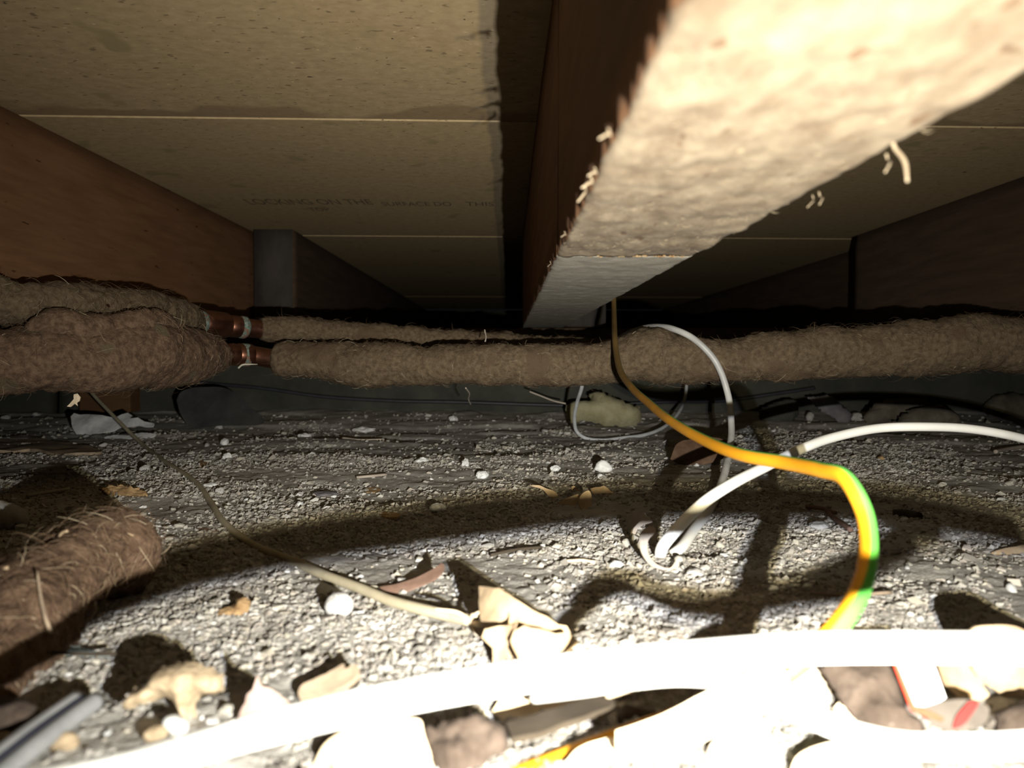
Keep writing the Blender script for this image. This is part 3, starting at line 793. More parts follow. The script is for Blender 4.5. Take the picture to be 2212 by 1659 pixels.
# ------------------------------------------------------------------ cables
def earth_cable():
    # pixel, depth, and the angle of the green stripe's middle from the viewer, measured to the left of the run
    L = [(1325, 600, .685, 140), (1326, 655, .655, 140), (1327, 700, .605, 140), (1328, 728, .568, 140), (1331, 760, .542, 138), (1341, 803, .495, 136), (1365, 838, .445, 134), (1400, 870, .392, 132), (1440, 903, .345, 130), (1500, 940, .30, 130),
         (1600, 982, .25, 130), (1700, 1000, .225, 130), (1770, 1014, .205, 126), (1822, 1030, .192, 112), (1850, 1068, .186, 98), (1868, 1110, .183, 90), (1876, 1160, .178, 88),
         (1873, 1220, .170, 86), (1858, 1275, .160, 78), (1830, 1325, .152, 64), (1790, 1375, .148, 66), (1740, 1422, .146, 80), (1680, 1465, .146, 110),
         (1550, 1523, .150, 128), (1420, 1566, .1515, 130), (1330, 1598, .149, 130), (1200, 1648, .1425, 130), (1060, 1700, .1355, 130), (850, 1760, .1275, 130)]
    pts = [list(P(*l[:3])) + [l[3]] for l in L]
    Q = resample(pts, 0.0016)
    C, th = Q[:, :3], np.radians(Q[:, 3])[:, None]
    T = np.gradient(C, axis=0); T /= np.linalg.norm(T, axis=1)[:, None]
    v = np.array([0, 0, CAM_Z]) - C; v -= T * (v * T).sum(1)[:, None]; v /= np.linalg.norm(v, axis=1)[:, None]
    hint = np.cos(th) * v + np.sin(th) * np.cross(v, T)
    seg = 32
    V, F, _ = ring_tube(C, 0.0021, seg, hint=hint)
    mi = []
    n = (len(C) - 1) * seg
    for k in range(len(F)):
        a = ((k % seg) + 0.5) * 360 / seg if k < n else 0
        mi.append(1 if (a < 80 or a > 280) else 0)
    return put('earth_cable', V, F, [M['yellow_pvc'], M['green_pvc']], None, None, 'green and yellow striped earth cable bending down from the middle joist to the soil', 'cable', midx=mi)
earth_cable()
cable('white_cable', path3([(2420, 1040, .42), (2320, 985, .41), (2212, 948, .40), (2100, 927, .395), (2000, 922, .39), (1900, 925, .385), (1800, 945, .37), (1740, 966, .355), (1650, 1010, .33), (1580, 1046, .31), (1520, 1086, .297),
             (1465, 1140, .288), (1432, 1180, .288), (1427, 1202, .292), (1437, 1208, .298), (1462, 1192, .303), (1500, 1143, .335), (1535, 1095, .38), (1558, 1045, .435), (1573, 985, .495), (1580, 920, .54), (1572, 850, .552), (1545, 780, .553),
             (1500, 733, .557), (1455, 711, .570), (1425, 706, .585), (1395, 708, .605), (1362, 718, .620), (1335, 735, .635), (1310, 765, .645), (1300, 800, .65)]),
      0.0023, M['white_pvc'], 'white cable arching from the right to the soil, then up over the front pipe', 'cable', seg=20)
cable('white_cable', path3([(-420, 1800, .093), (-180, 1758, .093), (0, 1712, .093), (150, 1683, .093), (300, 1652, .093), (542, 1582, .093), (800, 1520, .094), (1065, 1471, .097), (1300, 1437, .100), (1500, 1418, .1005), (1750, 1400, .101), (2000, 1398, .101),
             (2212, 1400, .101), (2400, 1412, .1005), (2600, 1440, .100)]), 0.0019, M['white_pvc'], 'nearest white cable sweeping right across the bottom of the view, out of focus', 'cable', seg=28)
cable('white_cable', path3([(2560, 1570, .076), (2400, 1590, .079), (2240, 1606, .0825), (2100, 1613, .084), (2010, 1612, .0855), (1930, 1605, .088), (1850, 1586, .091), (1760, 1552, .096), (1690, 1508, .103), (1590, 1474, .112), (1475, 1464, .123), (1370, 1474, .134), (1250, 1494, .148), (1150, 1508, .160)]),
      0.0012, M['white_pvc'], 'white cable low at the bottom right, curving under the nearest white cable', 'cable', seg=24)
cable('thin_cable', path3([(1262, 790, .66), (1257, 835, .67), (1247, 868, .69), (1241, 905, .71), (1246, 932, .718), (1264, 946, .715), (1300, 951, .712), (1345, 946, .722), (1390, 940, .735), (1430, 925, .76), (1462, 897, .80), (1478, 865, .84), (1483, 835, .86), (1483, 800, .87)]),
      0.0017, M['grey_pvc'], 'thin dirty white cable hanging in a loop below the front pipe beside the yellowish lump', 'cable', seg=12)
def gz(x, y, h): 
    g = G(x, y); return Vector((g.x, g.y, hz(g.x, g.y) + h))
bc = empty('thin_cable', G(560, 1185), 'thin beige cable running from under the left pipes across the soil to a frayed end', 'cable')
cable('sheath', [P(183, 820, .80), P(192, 840, .785), P(240, 893, .735), P(300, 953, .675), P(360, 1000, .548), P(420, 1040, .464), P(455, 1085, .40), P(480, 1125, .352), P(520, 1160, .319), P(560, 1185, .300), P(640, 1215, .278), P(700, 1242, .260), P(780, 1272, .242), P(850, 1300, .229), P(960, 1328, .214), P(1018, 1341, .207)],
      0.00165, M['beige_pvc'], parent=bc, seg=14)
for (a, b, c) in (((1012, 1340), (1030, 1325), (1048, 1318)), ((1012, 1342), (1040, 1345), (1055, 1330)), ((1012, 1342), (1034, 1352), (1062, 1348)), ((1014, 1338), (985, 1322), (940, 1316)), ((1015, 1343), (1036, 1378), (1062, 1372)), ((1015, 1340), (1022, 1328), (1030, 1332))):
    cable('frayed_strand', [P(*a, .2065), P(*b, .2035), P(*c, .203)], 0.00062, M['leaf_pale'], parent=bc, seg=7, step=0.001, taper=[(0, 1), (1, .5)])
cable('black_cable', path3([(345, 812, .952), (440, 827, .952), (560, 838, .951), (700, 857, .950), (850, 866, .949), (1000, 869, .949), (1150, 874, .948), (1245, 876, .947), (1330, 873, .946), (1450, 868, .946), (1560, 866, .946), (1680, 850, .945), (1760, 838, .945)]),
      0.0022, M['black_pvc'], 'slack black cable lying along the face of the footing wall', 'cable', seg=12)

# ------------------------------------------------------------------ lumps, stones and rubble
UP = (0, 0, 1)
def facing(px, py, D, tilt=0.0, turn=0.0):
    """plane standing at a spot: tilt 0 = upright facing the viewer, 90 = lying flat"""
    t = math.radians(tilt); a = math.radians(turn)
    n = Vector((math.sin(a) * math.cos(t), -math.cos(a) * math.cos(t), math.sin(t)))
    return P(px, py, D), n
def flat(px, py, h=0.0006): 
    g = G(px, py); return Vector((g.x, g.y, hz(g.x, g.y) + h)), Vector(UP)
def lump(name, px, at, m, label, cat, bulge, noise=0.0006, nf=150, seed=1, ragged=0.012, group=None, **k):
    return sheet(name, px, at[0], at[1], m, bulge=bulge, noise=noise, nf=nf, seed=seed, ragged=ragged, label=label, cat=cat, group=group, **k)

lump('plaster_lump', [(1222, 872), (1252, 866), (1275, 864), (1272, 852), (1290, 846), (1312, 852), (1345, 868), (1366, 872), (1380, 880), (1386, 905), (1378, 916), (1345, 922), (1300, 918), (1262, 908), (1235, 912), (1226, 896)],
     facing(1305, 916, .80, 25), M['plaster'], 'yellowish lump of old plaster below the front pipe', 'lump', (.018, .012), .0022, 70, 2)
lump('plaster_flake', [(1180, 868), (1200, 872), (1222, 880), (1222, 896), (1200, 890), (1190, 880)], facing(1200, 893, .81, 25), M['plaster'], 'small pointed plaster flake left of the yellowish lump', 'flake', (.004, .004), .0006, 100, 3)
lump('tan_clod', [(264, 1530), (272, 1512), (292, 1490), (312, 1478), (322, 1460), (340, 1445), (372, 1434), (412, 1430), (450, 1440), (478, 1455), (487, 1478), (484, 1490), (462, 1500), (438, 1504), (424, 1520), (421, 1550), (410, 1558), (392, 1550), (386, 1528), (372, 1512), (350, 1508), (330, 1516), (302, 1522), (284, 1534)],
     facing(380, 1558, .160, 18, 5), M['clod'], 'tan crumbly clod with a leg and a tail, in front of the loose felt sleeve', 'clod', (.006, .004), .0016, 260, 4, ragged=.010, sp=.0011)
lump('grey_stone', [(-40, 1110), (-20, 1090), (10, 1083), (40, 1092), (62, 1112), (58, 1132), (30, 1144), (-10, 1150), (-45, 1140)], facing(10, 1148, .335, 35), M['grey_stone'], 'flat grey stone at the left edge behind the felt sleeve', 'stone', (.006, .006), .0006, 150, 5)
g = G(733, 1333)
rock('white_pebble', (g.x, g.y, hz(g.x, g.y) + .0030), (.0041, .0040, .0038), 6, M['vein_stone'], 'round white pebble standing out below the thin beige cable', 'pebble', sub=4, amp=.10)
lump('white_chip', [(1283, 1014), (1290, 1000), (1300, 993), (1312, 997), (1324, 1012), (1318, 1020), (1296, 1020)], facing(1303, 1020, .505, 15), M['white_stone'], 'white angular chip on the soil left of the brown leaf', 'chip', (.003, .003), .0006, 200, 7)
for k, (x, y, w, h, lb, mm) in enumerate((
        (1042, 1022, 26, 18, 'white chip with a dark hollow behind it, alone on the far soil', 'white_stone'), (1005, 1000, 18, 20, 'small white chip standing on edge on the far soil', 'white_stone'), (1200, 1008, 20, 14, 'white chip left of the largest white chip', 'white_stone'),
        (910, 994, 26, 14, 'broken white chip at the back of the grey soil', 'white_stone'), (658, 943, 30, 14, 'whitish flake at the foot of the bank below the copper joints', 'white_stone'), (785, 927, 44, 12, 'long white flake lodged in the crack of the bank', 'white_stone'),
        (980, 912, 20, 16, 'white stone at the top of the bank below the front pipe', 'white_stone'), (472, 922, 16, 14, 'largest stone of the little group under the dark film', 'grey_stone'), (455, 916, 14, 10, 'small stone in the group under the dark film', 'grey_stone'),
        (483, 955, 18, 16, 'pale stone on the soil in front of the dark film', 'white_stone'), (489, 987, 18, 16, 'white stone on the dark soil beside the thin beige cable', 'white_stone'), (450, 1050, 30, 12, 'flat white flake touching the thin beige cable', 'white_stone'),
        (473, 1062, 18, 16, 'pointed pale stone right of the flat white flake', 'grey_stone'), (310, 1016, 22, 16, 'grey white pebble behind the loose felt sleeve', 'grey_stone'), (946, 1096, 34, 22, 'rounded pale stone on the edge of the broad shadow', 'grey_stone'),
        (700, 1060, 50, 14, 'thin grey slate lying flat in the middle of the far soil', 'slab'), (868, 1262, 26, 18, 'bluish stone left of the reddish leaf', 'grey_stone'), (1332, 1216, 32, 20, 'white stone right of the folded tan leaf', 'white_stone'),
        (360, 1386, 30, 16, 'bright pebble behind the tan clod', 'white_stone'), (1670, 1275, 26, 20, 'grey stone inside the loop of the earth cable', 'grey_stone'), (1505, 1240, 36, 16, 'flat pale stone right of the bent white cable', 'grey_stone'),
        (1930, 1190, 42, 24, 'flat grey stone right of the earth cable', 'grey_stone'), (1955, 1130, 18, 12, 'white stone by the dark twig right of the earth cable', 'white_stone'), (1750, 1277, 28, 18, 'pale angular stone left of the green stripe', 'grey_stone'),
        (1770, 1135, 40, 22, 'grey pointed stone left of the earth cable', 'grey_stone'), (1905, 992, 14, 10, 'small orange pebble below the white arch', 'woodchip'), (10, 912, 20, 12, 'pale pebble at the foot of the wall at the left edge', 'grey_stone'), (75, 907, 18, 10, 'flat pebble on the dark soil at the far left', 'grey_stone'))):
    g = G(x, y + h * 0.4)
    pw = w * g.y / FPX / 2; ph = h * g.y / FPX / 2
    rock('stone', (g.x, g.y + pw * .5, hz(g.x, g.y) + ph * .6), (pw, pw * .8, ph * 1.05), 60 + k, M[mm], lb, 'stone', sub=3, amp=.32, rz=random.random() * .6, smooth=False)
# rubble against the footing at the right
for k, (o, D, b, mm, lb) in enumerate((
        ([(1858, 850), (1880, 825), (1925, 810), (1975, 805), (2030, 815), (2062, 838), (2070, 850), (2020, 856), (1950, 852), (1900, 858)], .90, .02, 'rubble', 'upper block of the rubble heap under the right end of the pipes'),
        ([(1850, 870), (1875, 850), (1900, 862), (1915, 880), (1895, 895), (1868, 890)], .86, .012, 'rubble', 'small rounded rubble stone right of the grey slab'),
        ([(1862, 905), (1890, 872), (1940, 862), (1990, 866), (2010, 884), (1985, 905), (1930, 915), (1885, 918)], .85, .018, 'rubble', 'middle block of the rubble heap behind the white arch'),
        ([(1930, 912), (1970, 885), (2020, 878), (2055, 892), (2075, 915), (2050, 935), (1990, 938), (1945, 930)], .82, .018, 'rubble', 'lowest broad block of the rubble heap behind the white arch'),
        ([(2120, 880), (2150, 855), (2190, 850), (2230, 862), (2240, 890), (2190, 905), (2140, 900)], .85, .015, 'rubble', 'separate rubble stone at the right edge'),
        ([(1745, 858), (1795, 855), (1818, 875), (1842, 895), (1838, 908), (1815, 914), (1795, 900), (1765, 880)], .83, .006, 'slab', 'grey tilted slab of stone left of the rubble heap'),
        ([(1832, 906), (1845, 892), (1858, 894), (1872, 908), (1850, 912)], .82, .006, 'grey_stone', 'blue grey stone wedged right of the tilted slab'),
        ([(1740, 900), (1748, 890), (1758, 896), (1755, 908), (1745, 910)], .80, .004, 'grey_stone', 'small pale stone below the tilted slab'),
        ([(1688, 840), (1715, 822), (1750, 820), (1752, 834), (1715, 842)], .88, .006, 'slab', 'dark glittering stone lodged under the front pipe'),
        ([(1640, 885), (1680, 868), (1715, 866), (1725, 885), (1715, 908), (1665, 914), (1640, 905)], .83, .012, 'wall', 'dark mossy stone left of the tilted slab'))):
    yb = max(p[1] for p in o)
    lump('rubble_stone', o, facing(o[0][0], yb, D, 25), M[mm], lb, 'stone', (b, b * .6), b * .10, 60, 70 + k, ragged=.015)

# ------------------------------------------------------------------ leaves, chips, twigs, litter
sheet('torn_leaf', [(1022, 1236), (1050, 1252), (1076, 1264), (1110, 1290), (1150, 1318), (1180, 1330), (1205, 1342), (1222, 1340), (1230, 1352), (1244, 1360), (1236, 1378), (1222, 1398), (1215, 1425), (1150, 1440), (1070, 1440), (1072, 1412), (1064, 1390), (1050, 1378), (1040, 1345), (1028, 1318), (1024, 1290)],
      *facing(1120, 1400, .196, 40, -12), M['leaf_tan'], .0007, curl=-.007, fold=-.003, noise=.0016, nf=75, ragged=.004, seed=5, label='torn tan leaf standing up at the frayed end of the thin beige cable', cat='leaf', smooth_out=False)
tl = bpy.data.objects['torn_leaf']
for k, o in enumerate(([(1068, 1440), (1064, 1400), (1046, 1380), (1052, 1362), (1075, 1352), (1100, 1350), (1128, 1345), (1118, 1362), (1098, 1380), (1090, 1402), (1086, 1440)], [(1125, 1442), (1100, 1398), (1108, 1376), (1130, 1358), (1165, 1360), (1200, 1372), (1222, 1372), (1232, 1380), (1215, 1410), (1210, 1442)])):
    sheet('torn_flap', o, P(1120, 1400, .182), facing(0, 0, 1, 30 + 12 * k, -25 + 30 * k)[1], M['leaf_tan'], .0006, curl=.003, noise=.0010, nf=140, ragged=.004, seed=90 + k, smooth_out=False, parent=tl)
sheet('curled_leaf', [(1347, 1130), (1352, 1118), (1366, 1108), (1384, 1106), (1396, 1118), (1402, 1128), (1384, 1136), (1374, 1148), (1366, 1165), (1360, 1150)], *facing(1372, 1165, .325, 15, 25), M['leaf_grey'], .0006, curl=.002, noise=.0005, seed=6,
      label='curled grey brown leaf tip behind the bend of the white cable', cat='leaf')
sheet('curled_leaf', [(1380, 1165), (1384, 1150), (1396, 1140), (1412, 1138), (1416, 1148), (1408, 1158), (1400, 1168), (1398, 1185), (1404, 1205), (1420, 1220), (1445, 1228), (1457, 1215), (1462, 1205), (1465, 1222), (1457, 1238), (1435, 1232), (1405, 1222), (1390, 1205), (1382, 1188)],
      *facing(1410, 1236, .280, 35, 10), M['leaf_grey'], .0006, curl=.001, noise=.0006, seed=7, label='curled grey brown leaf cupped around the bend of the white cable', cat='leaf')
for k, (o, lb) in enumerate((
        ([(1145, 1050), (1165, 1049), (1180, 1055), (1198, 1062), (1206, 1072), (1195, 1078), (1188, 1076), (1180, 1066), (1172, 1058)], 'narrow yellowish leaf curling at the left of the small leaf cluster'),
        ([(1234, 1052), (1240, 1050), (1250, 1058), (1258, 1062), (1250, 1068), (1236, 1066)], 'upper broken leaf in the small leaf cluster'),
        ([(1200, 1090), (1215, 1080), (1235, 1072), (1248, 1068), (1254, 1072), (1248, 1085), (1240, 1095), (1225, 1090)], 'brown middle leaf of the small leaf cluster'),
        ([(1248, 1085), (1256, 1068), (1272, 1060), (1278, 1075), (1276, 1092), (1262, 1102), (1252, 1095)], 'pointed leaf at the front of the small leaf cluster'),
        ([(1274, 1056), (1285, 1053), (1295, 1052), (1305, 1050), (1318, 1062), (1330, 1068), (1300, 1066), (1280, 1066)], 'ragged edged leaf at the right of the small leaf cluster'))):
    yb = max(p[1] for p in o)
    gD = G(o[0][0], yb).y
    sheet('small_leaf', o, *facing(o[0][0], yb, gD, 20, -10 + 8 * k), M['leaf_tan'], .0006, curl=.0012, noise=.0007, seed=20 + k, label=lb, cat='leaf', group='cluster of small dry leaves')
sheet('brown_leaf', [(1446, 998), (1462, 962), (1490, 950), (1530, 945), (1575, 958), (1588, 968), (1560, 992), (1520, 1002), (1470, 1006)], *facing(1500, 1004, .53, 40), M['leaf_brown'], .0008, curl=.004, noise=.001, seed=31, label='dark reddish brown leaf beneath the earth cable', cat='leaf')
sheet('red_leaf', [(820, 1278), (855, 1266), (895, 1250), (930, 1232), (956, 1220), (960, 1230), (948, 1248), (920, 1262), (885, 1277), (850, 1286)], *facing(880, 1284, .25, 62), M['leaf_red'], .0006, curl=.001, noise=.0006, seed=32, label='slender reddish brown leaf left of the torn tan leaf', cat='leaf')
sheet('red_leaf', [(418, 1140), (432, 1134), (452, 1138), (472, 1144), (462, 1150), (435, 1148)], *flat(445, 1146, .001), M['leaf_red'], .0008, noise=.0004, seed=33, label='small reddish leaf touching the thin beige cable', cat='leaf')
sheet('wood_chip', [(468, 1336), (478, 1318), (498, 1308), (530, 1298), (543, 1302), (536, 1316), (512, 1326), (486, 1334)], *facing(500, 1334, .232, 60, -10), M['woodchip'], .0014, noise=.0011, nf=330, ragged=.022, sp=.0007, seed=34, label='orange wood chip on the soil below the beige cable', cat='chip')
sheet('wood_chip', [(215, 1058), (240, 1050), (275, 1052), (310, 1060), (318, 1068), (290, 1074), (240, 1070)], *facing(265, 1074, .42, 55), M['woodchip'], .0016, noise=.0013, nf=200, ragged=.022, sp=.0012, seed=35, label='brown splintered wood chip behind the loose felt sleeve', cat='chip')
sheet('wood_chip', [(810, 1109), (830, 1108), (862, 1112), (858, 1120), (832, 1118)], *flat(840, 1118, .0015), M['woodchip'], .0015, noise=.0003, seed=36, label='narrow pale wood chip at the edge of the broad shadow', cat='chip')
sheet('wood_chip', [(786, 1060), (800, 1055), (822, 1058), (812, 1066), (792, 1066)], *flat(803, 1066, .0015), M['woodchip'], .0015, noise=.0003, seed=37, label='tiny orange wood chip on the far soil', cat='chip')
sheet('wood_chip', [(430, 1000), (436, 994), (446, 998), (444, 1008), (432, 1010)], *flat(438, 1008, .002), M['woodchip'], .0015, noise=.0003, seed=38, label='small tan chip right of the beige cable on the dark soil', cat='chip')
sheet('bark_piece', [(-30, 955), (40, 945), (100, 952), (160, 962), (215, 980), (150, 985), (60, 975), (-20, 978)], *flat(90, 980, .002), M['bark_pale'], .003, noise=.0012, nf=60, ragged=.01, seed=39, label='long flat brown bark piece on the dark soil at the far left', cat='bark')
sheet('torn_paper', [(154, 898), (160, 892), (200, 897), (235, 900), (248, 902), (262, 896), (275, 893), (287, 900), (283, 908), (300, 908), (336, 913), (331, 923), (300, 920), (262, 926), (225, 937), (190, 941), (165, 936), (156, 922)], *facing(240, 940, .80, 48), M['paper'], .0012, noise=.0034, nf=75, ragged=.006, seed=40,
      label='torn white paper lying on the soil below the timber block', cat='paper', smooth_out=False)
sheet('torn_paper', [(225, 945), (250, 940), (275, 941), (296, 937), (318, 936), (338, 939), (325, 946), (300, 948), (270, 948), (240, 950)], *facing(290, 949, .745, 60), M['paper'], .001, noise=.001, nf=60, ragged=.008, seed=41, label='small white paper scrap in front of the torn paper', cat='paper')
sheet('dark_film', [(384, 868), (392, 852), (412, 842), (445, 837), (480, 837), (506, 848), (530, 868), (552, 890), (568, 902), (572, 916), (480, 920), (410, 920), (394, 900)], *facing(480, 918, .90, 28), M['film'], .0008, noise=.004, nf=30, curl=.004, seed=42, label='crumpled dark grey plastic film against the footing wall', cat='plastic')
sheet('felt_scrap', [(145, 878), (152, 870), (160, 862), (160, 852), (168, 850), (174, 858), (172, 866), (166, 870), (168, 877), (162, 872), (152, 879)], *facing(160, 870, .452, 10), M['leaf_pale'], .0005, noise=.0004, nf=300, seed=43, ground=False, label='pale scrap hanging under the front pipe at the left', cat='scrap', smooth_out=False)
cable('thin_twig', path3([(1144, 846, .80), (1170, 856, .80), (1196, 866, .80), (1222, 872, .80)]), .0008, M['leaf_grey'], 'thin pale twig leaning left of the plaster lump', 'twig', seg=8)
cable('cobweb_strand', path3([(1006, 838, .612), (1014, 850, .63), (1012, 862, .65), (1017, 874, .67)]), .0006, M['leaf_grey'], 'dust-covered cobweb strand hanging under the front pipe', 'cobweb', seg=6)
cable('cobweb_strand', path3([(1048, 738, .60), (1050, 728, .603), (1048, 718, .606), (1047, 712, .606)]), .0005, M['leaf_grey'], 'tiny dust-covered cobweb strand standing above the front pipe', 'cobweb', seg=6)

def twig(pts, r, m, label, h=.0012, **k):
    return cable('twig', [gz(x, y, h) for x, y in pts], r, m, label, 'twig', seg=8, **k)
twig([(70, 1447), (130, 1446), (200, 1443), (252, 1440)], .0005, M['bark'], 'thin dark twig beside the tan clod', .004)
twig([(1740, 1098), (1775, 1102), (1805, 1112)], .0010, M['leaf_red'], 'brown twig left of the earth cable', .002)
twig([(1785, 1105), (1800, 1125), (1822, 1142), (1838, 1152)], .0012, M['leaf_red'], 'short dark reddish twig pointing at the earth cable', .002)
twig([(1750, 1298), (1800, 1306), (1850, 1302), (1925, 1296)], .0006, M['bark_pale'], 'thin straw passing behind the green stripe of the earth cable', .0016)
twig([(1930, 1116), (1960, 1118), (1985, 1125)], .0022, M['bark'], 'dark bark twig right of the earth cable', .001)
twig([(1060, 1205), (1110, 1195), (1170, 1190)], .0006, M['bark'], 'thin dark twig behind the torn tan leaf', .0015)
twig([(1225, 1217), (1260, 1213), (1285, 1218)], .0006, M['leaf_pale'], 'small pale straw right of the torn tan leaf', .0015)
twig([(58, 1083), (100, 1078), (150, 1071)], .0010, M['leaf_grey'], 'grey straw behind the loose felt sleeve', .002)
twig([(770, 1034), (800, 1032), (835, 1028)], .0009, M['leaf_grey'], 'grey straw on the far soil', .0015)
twig([(740, 953), (780, 955), (830, 954)], .0010, M['leaf_grey'], 'long pale straw at the back of the soil', .002)
twig([(2150, 986), (2180, 978), (2230, 970)], .0016, M['leaf_grey'], 'pale bark twig at the right edge below the white arch', .003)
sheet('tan_leaf', [(2140, 1195), (2160, 1188), (2190, 1182), (2230, 1178), (2250, 1196), (2200, 1200), (2160, 1203)], *facing(2180, 1203, .290, 40), M['leaf_tan'], .0007, noise=.0006, seed=44, label='tan leaf lying at the right edge beyond the earth cable', cat='leaf')

# ---- bright foreground litter
sheet('pointed_leaf', [(512, 1560), (520, 1535), (530, 1518), (534, 1500), (546, 1490), (556, 1459), (566, 1482), (584, 1486), (604, 1502), (628, 1520), (640, 1560)], *facing(570, 1540, .168, 20, 20), M['leaf_pink'], .0007, curl=-.003, noise=.0007, nf=200, ragged=.004, seed=45, smooth_out=False, label='pinkish leaf with a sharp upright tip behind the nearest cable', cat='leaf')
sheet('bark_strip', [(646, 1506), (652, 1492), (664, 1482), (700, 1462), (730, 1446), (744, 1442), (748, 1452), (772, 1446), (778, 1466), (755, 1480), (715, 1496), (680, 1510), (655, 1522)], *facing(700, 1500, .185, 62, -8), M['bark_pale'], .0016, curl=.001, noise=.0008, ragged=.005, seed=46, label='pale and dark bark strip behind the nearest cable, right of the pointed leaf', cat='bark')
lump('foreground_pebble', [(352, 1575), (358, 1554), (372, 1544), (390, 1546), (405, 1560), (404, 1580), (380, 1590)], facing(380, 1590, .152, 30), M['white_stone'], 'bright white pebble under the tan clod', 'pebble', (.003, .003), .0003, 300, 47)
lump('pale_pebble', [(310, 1590), (325, 1572), (352, 1566), (362, 1580), (345, 1602), (320, 1606)], facing(335, 1604, .150, 30), M['clod'], 'cream pebble beside the bright white pebble', 'pebble', (.003, .003), .0003, 300, 48)
# flat plastic strip with a dark core
ps = empty('plastic_strip', G(90, 1600), 'grey clear plastic strip with a dark line, lower left corner', 'strip')
A0, A1 = Vector(P(-60, 1700, .128)), Vector(P(188, 1512, .160))
ax = (A1 - A0).normalized(); sd = ax.cross(Vector((0, -0.55, 0.83))).normalized()
for dx, r in ((-.0021, .0019), (.0021, .0019)):
    cable('strip_edge', [A0 + sd * dx, (A0 + A1) / 2 + sd * dx + Vector((0, 0, .0004)), A1 + sd * dx], r, M['clear_grey'], parent=ps, seg=14)
cable('dark_core', [A0 + Vector((0, -.0008, .0011)), (A0 + A1) / 2 + Vector((0, -.0008, .0015)), A1 + Vector((0, -.0008, .0011))], .0006, M['blue_line'], parent=ps, seg=8, label='dark blue line along the strip')
sheet('glass_shard', [(108, 1412), (130, 1402), (150, 1398), (170, 1398), (198, 1406), (240, 1422), (205, 1424), (185, 1416), (160, 1418), (135, 1420)], *facing(170, 1424, .190, 45, 10), M['glass'], .0012, noise=.0003, seed=49, smooth_out=False, label='pale blue glassy shard beside the loose felt sleeve', cat='shard')
lump('mossy_clod', [(-60, 1540), (-10, 1512), (40, 1508), (80, 1530), (88, 1562), (50, 1590), (0, 1602), (-60, 1610)], facing(20, 1605, .150, 40), M['clod_and_shade'], 'dark clod at the lower left corner', 'clod', (.006, .004), .0012, 160, 50)
lump('tan_flake', [(-40, 1600), (0, 1582), (28, 1585), (30, 1600), (0, 1622), (-40, 1640)], facing(0, 1625, .142, 40), M['clod'], 'tan flake at the lower left corner below the dark clod', 'flake', (.002, .002), .0005, 200, 51)
lump('brown_nugget', [(105, 1605), (120, 1588), (150, 1580), (168, 1590), (165, 1612), (140, 1628), (112, 1626)], facing(135, 1628, .148, 40), M['clod'], 'tan nugget right of the plastic strip', 'clod', (.003, .003), .0005, 200, 52)
sheet('pale_leaf', [(662, 1680), (680, 1640), (700, 1606), (728, 1585), (790, 1562), (880, 1552), (908, 1555), (916, 1585), (930, 1625), (950, 1680)], *facing(800, 1640, .139, 52, 5), M['leaf_pale'], .0010, curl=-.0015, noise=.0005, seed=53, label='broad pale leaf below the nearest cable, left of the dark hollow', cat='leaf')
lump('clod_and_shade', [(912, 1578), (930, 1566), (960, 1560), (1000, 1552), (1020, 1540), (1045, 1548), (1078, 1560), (1095, 1585), (1095, 1620), (1060, 1640), (1000, 1680), (950, 1680), (930, 1630)], facing(1000, 1650, .150, 55), M['clod_and_shade'], 'dark lump standing for the shaded hollow between the pale leaf and the shade strip', 'clod', (.003, .002), .0014, 260, 54, ragged=.012)  # dark lump put where the soil only lies in shadow
sheet('shade_strip', [(1092, 1568), (1150, 1552), (1220, 1528), (1280, 1508), (1300, 1512), (1325, 1516), (1328, 1524), (1318, 1532), (1295, 1542), (1230, 1566), (1160, 1590), (1130, 1596), (1106, 1599)], *flat(1210, 1595, .0045), M['bark'], .0012, noise=.0003, ground=False, seed=55, smooth_out=False, label='flat dark strip standing for shade between the pale cables at the bottom', cat='bark')  # dark sheet stands in for shade on the pale ground
lump('gap_shade', [(1386, 1470), (1420, 1464), (1452, 1460), (1440, 1478), (1415, 1492), (1395, 1490)], facing(1415, 1493, .170, 50), M['clod_and_shade'], 'small dark lump standing for the unlit gap under the nearest cable', 'stone', (.002, .002), .0006, 300, 56)  # this lump and the next stand in for unlit gaps, shade as colour
lump('gap_shade', [(1330, 1560), (1335, 1540), (1350, 1522), (1385, 1530), (1420, 1537), (1380, 1555), (1335, 1572)], facing(1370, 1572, .158, 50), M['clod_and_shade'], 'dark triangular lump standing for the unlit gap above the earth cable at the bottom', 'stone', (.002, .002), .0006, 300, 57)
sheet('curled_brown_leaf', [(1520, 1660), (1535, 1625), (1545, 1598), (1570, 1575), (1595, 1560), (1625, 1556), (1650, 1568), (1668, 1590), (1698, 1606), (1690, 1612), (1660, 1606), (1640, 1612), (1625, 1640), (1612, 1670), (1560, 1680)], *facing(1600, 1650, .135, 45, 15), M['leaf_grey'], .0009, curl=-.004, fold=.003, noise=.0012, seed=58, label='curled grey brown leaf at the bottom edge right of the middle', cat='leaf')
sheet('pale_leaf', [(1706, 1440), (1760, 1438), (1786, 1468), (1800, 1490), (1804, 1512), (1795, 1530), (1770, 1532), (1735, 1516), (1712, 1500)], *facing(1755, 1530, .160, 45, 10), M['leaf_pale'], .0010, curl=-.002, noise=.0005, seed=59, label='rounded pale leaf inside the loop at the bottom right', cat='leaf')
sheet('pale_leaf', [(1800, 1530), (1825, 1508), (1840, 1520), (1866, 1546), (1870, 1562), (1840, 1556), (1815, 1548)], *facing(1835, 1560, .150, 45, 0), M['leaf_pale'], .0010, noise=.0004, seed=60, label='small pointed pale leaf in front of the dark brown clod', cat='leaf')
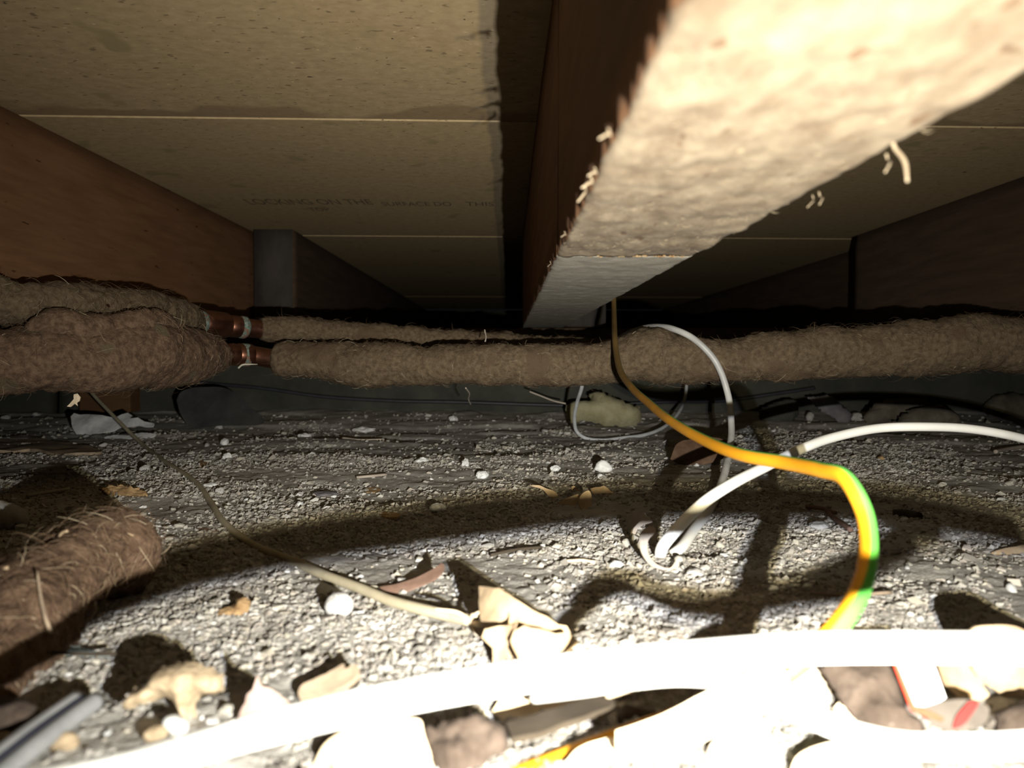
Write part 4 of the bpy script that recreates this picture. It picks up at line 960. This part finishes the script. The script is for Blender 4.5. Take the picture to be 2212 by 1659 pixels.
lump('brown_clod', [(1766, 1440), (1830, 1425), (1900, 1422), (1930, 1440), (1950, 1500), (1965, 1545), (2000, 1570), (1980, 1600), (1920, 1598), (1870, 1570), (1820, 1520), (1798, 1480)], facing(1870, 1595, .150, 50), M['clod_and_shade'], 'dark brown clod with white grains inside the loop at the bottom right', 'clod', (.004, .003), .0012, 260, 61)
# label with a red edge and a printed code, standing on edge
lb = empty('paper_label', P(1990, 1530, .150), 'white paper label with a red edge stuck in the soil at the bottom right', 'label')
pn = facing(1985, 1525, .150, 35, -5)
sheet('label_face', [(1934, 1425), (2012, 1425), (2042, 1508), (2030, 1515), (1998, 1526), (1975, 1526)], *pn, M['label_white'], .0004, smooth_out=False, parent=lb)
sheet('label_border', [(1926, 1425), (1934, 1425), (1976, 1524), (2010, 1536), (2040, 1552), (2035, 1560), (2000, 1550), (1968, 1534)], pn[0] + pn[1] * .0002, pn[1], M['label_red'], .0005, smooth_out=False, parent=lb, label='red border of the label')
for k, (x0, y0, x1, y1) in enumerate(((1981, 1512, 1990, 1526), (1990, 1498, 2004, 1524), (2004, 1480, 2014, 1498), (2011, 1496, 2024, 1520), (1994, 1484, 1998, 1500), (2006, 1500, 2012, 1508))):
    sheet('printed_mark', [(x0, y0), (x0 + 4, y0 - 1), (x1, y1), (x1 - 5, y1 + 1)], pn[0] + pn[1] * .0004, pn[1], M['ink'], .0001, smooth_out=False, parent=lb, sp=.001)
wr = empty('wrapper', P(2060, 1570, .148), 'crumpled grey wrapper with a red stripe beside the paper label', 'wrapper')
wn = facing(2060, 1575, .1475, 50, 8)
sheet('wrapper_body', [(1990, 1530), (2020, 1520), (2060, 1512), (2110, 1516), (2135, 1528), (2130, 1560), (2100, 1575), (2050, 1578), (2010, 1560)], *wn, M['wrapper'], .0006, noise=.0005, nf=200, seed=62, parent=wr)
sheet('wrapper_stripe', [(2092, 1516), (2112, 1518), (2098, 1545), (2078, 1568), (2060, 1572), (2066, 1548)], wn[0] + wn[1] * .0009, wn[1], M['wrapper_red'], .0004, parent=wr, label='red stripe')
lump('grey_lint', [(2125, 1550), (2150, 1535), (2172, 1545), (2175, 1570), (2150, 1582), (2125, 1575)], facing(2150, 1582, .146, 45), M['wrapper'], 'grey crumpled scrap right of the wrapper', 'scrap', (.003, .002), .0008, 250, 63)
sheet('tan_leaf', [(2018, 1440), (2060, 1432), (2105, 1438), (2112, 1470), (2120, 1492), (2130, 1510), (2095, 1514), (2055, 1502), (2030, 1480)], *facing(2070, 1512, .166, 45, -10), M['leaf_tan'], .0009, curl=.002, noise=.0006, seed=64, label='tan leaf behind the paper label', cat='leaf')
sheet('tall_leaf', [(2096, 1380), (2108, 1358), (2150, 1350), (2195, 1354), (2240, 1378), (2320, 1416), (2330, 1450), (2290, 1500), (2230, 1520), (2180, 1512), (2150, 1490), (2118, 1470), (2100, 1430)], *facing(2180, 1515, .158, 8, -10), M['leaf_tan'], .0009, curl=-.003, noise=.0008, seed=65, label='large pale leaf standing upright at the right edge behind the nearest cable', cat='leaf')
lump('brown_clod', [(2150, 1540), (2190, 1520), (2240, 1515), (2280, 1560), (2270, 1610), (2200, 1612), (2160, 1590)], facing(2200, 1612, .140, 50), M['clod_and_shade'], 'brown clod at the right edge below the tall pale leaf', 'clod', (.004, .003), .001, 250, 66)
# pale scraps and leaves of the over-lit middle; two added to whiten the cable
for k, (o, D, t, lb_) in enumerate((
        ([(1222, 1655), (1250, 1622), (1310, 1600), (1335, 1606), (1330, 1632), (1290, 1670), (1240, 1690)], .138, 60, 'pale scrap added for glare left of the curled leaf at the bottom edge'),
        ([(1330, 1584), (1380, 1566), (1425, 1548), (1500, 1508), (1600, 1468), (1680, 1450), (1700, 1485), (1640, 1540), (1560, 1580), (1480, 1620), (1400, 1640), (1335, 1630)], .138, 60, 'long pale sheet added for glare across the earth cable at the bottom'),
        ([(1700, 1690), (1720, 1640), (1780, 1610), (1850, 1612), (1930, 1640), (1950, 1690)], .128, 60, 'broad pale leaf at the bottom edge below the low white cable'),
        ([(1062, 1545), (1090, 1505), (1150, 1470), (1260, 1455), (1380, 1462), (1392, 1490), (1330, 1512), (1250, 1520), (1160, 1545), (1095, 1566)], .160, 60, 'pale leaf behind the dark shade strip'))):
    if k == 1:
        D, t = .1335, 52
    sheet('pale_leaf', o, *facing(o[0][0] + 60, max(p[1] for p in o), D, t, 6 * k - 8), M['leaf_pale'], .0008, curl=.001, noise=.0007, seed=80 + k, label=lb_, cat='leaf', ground=(k != 1))
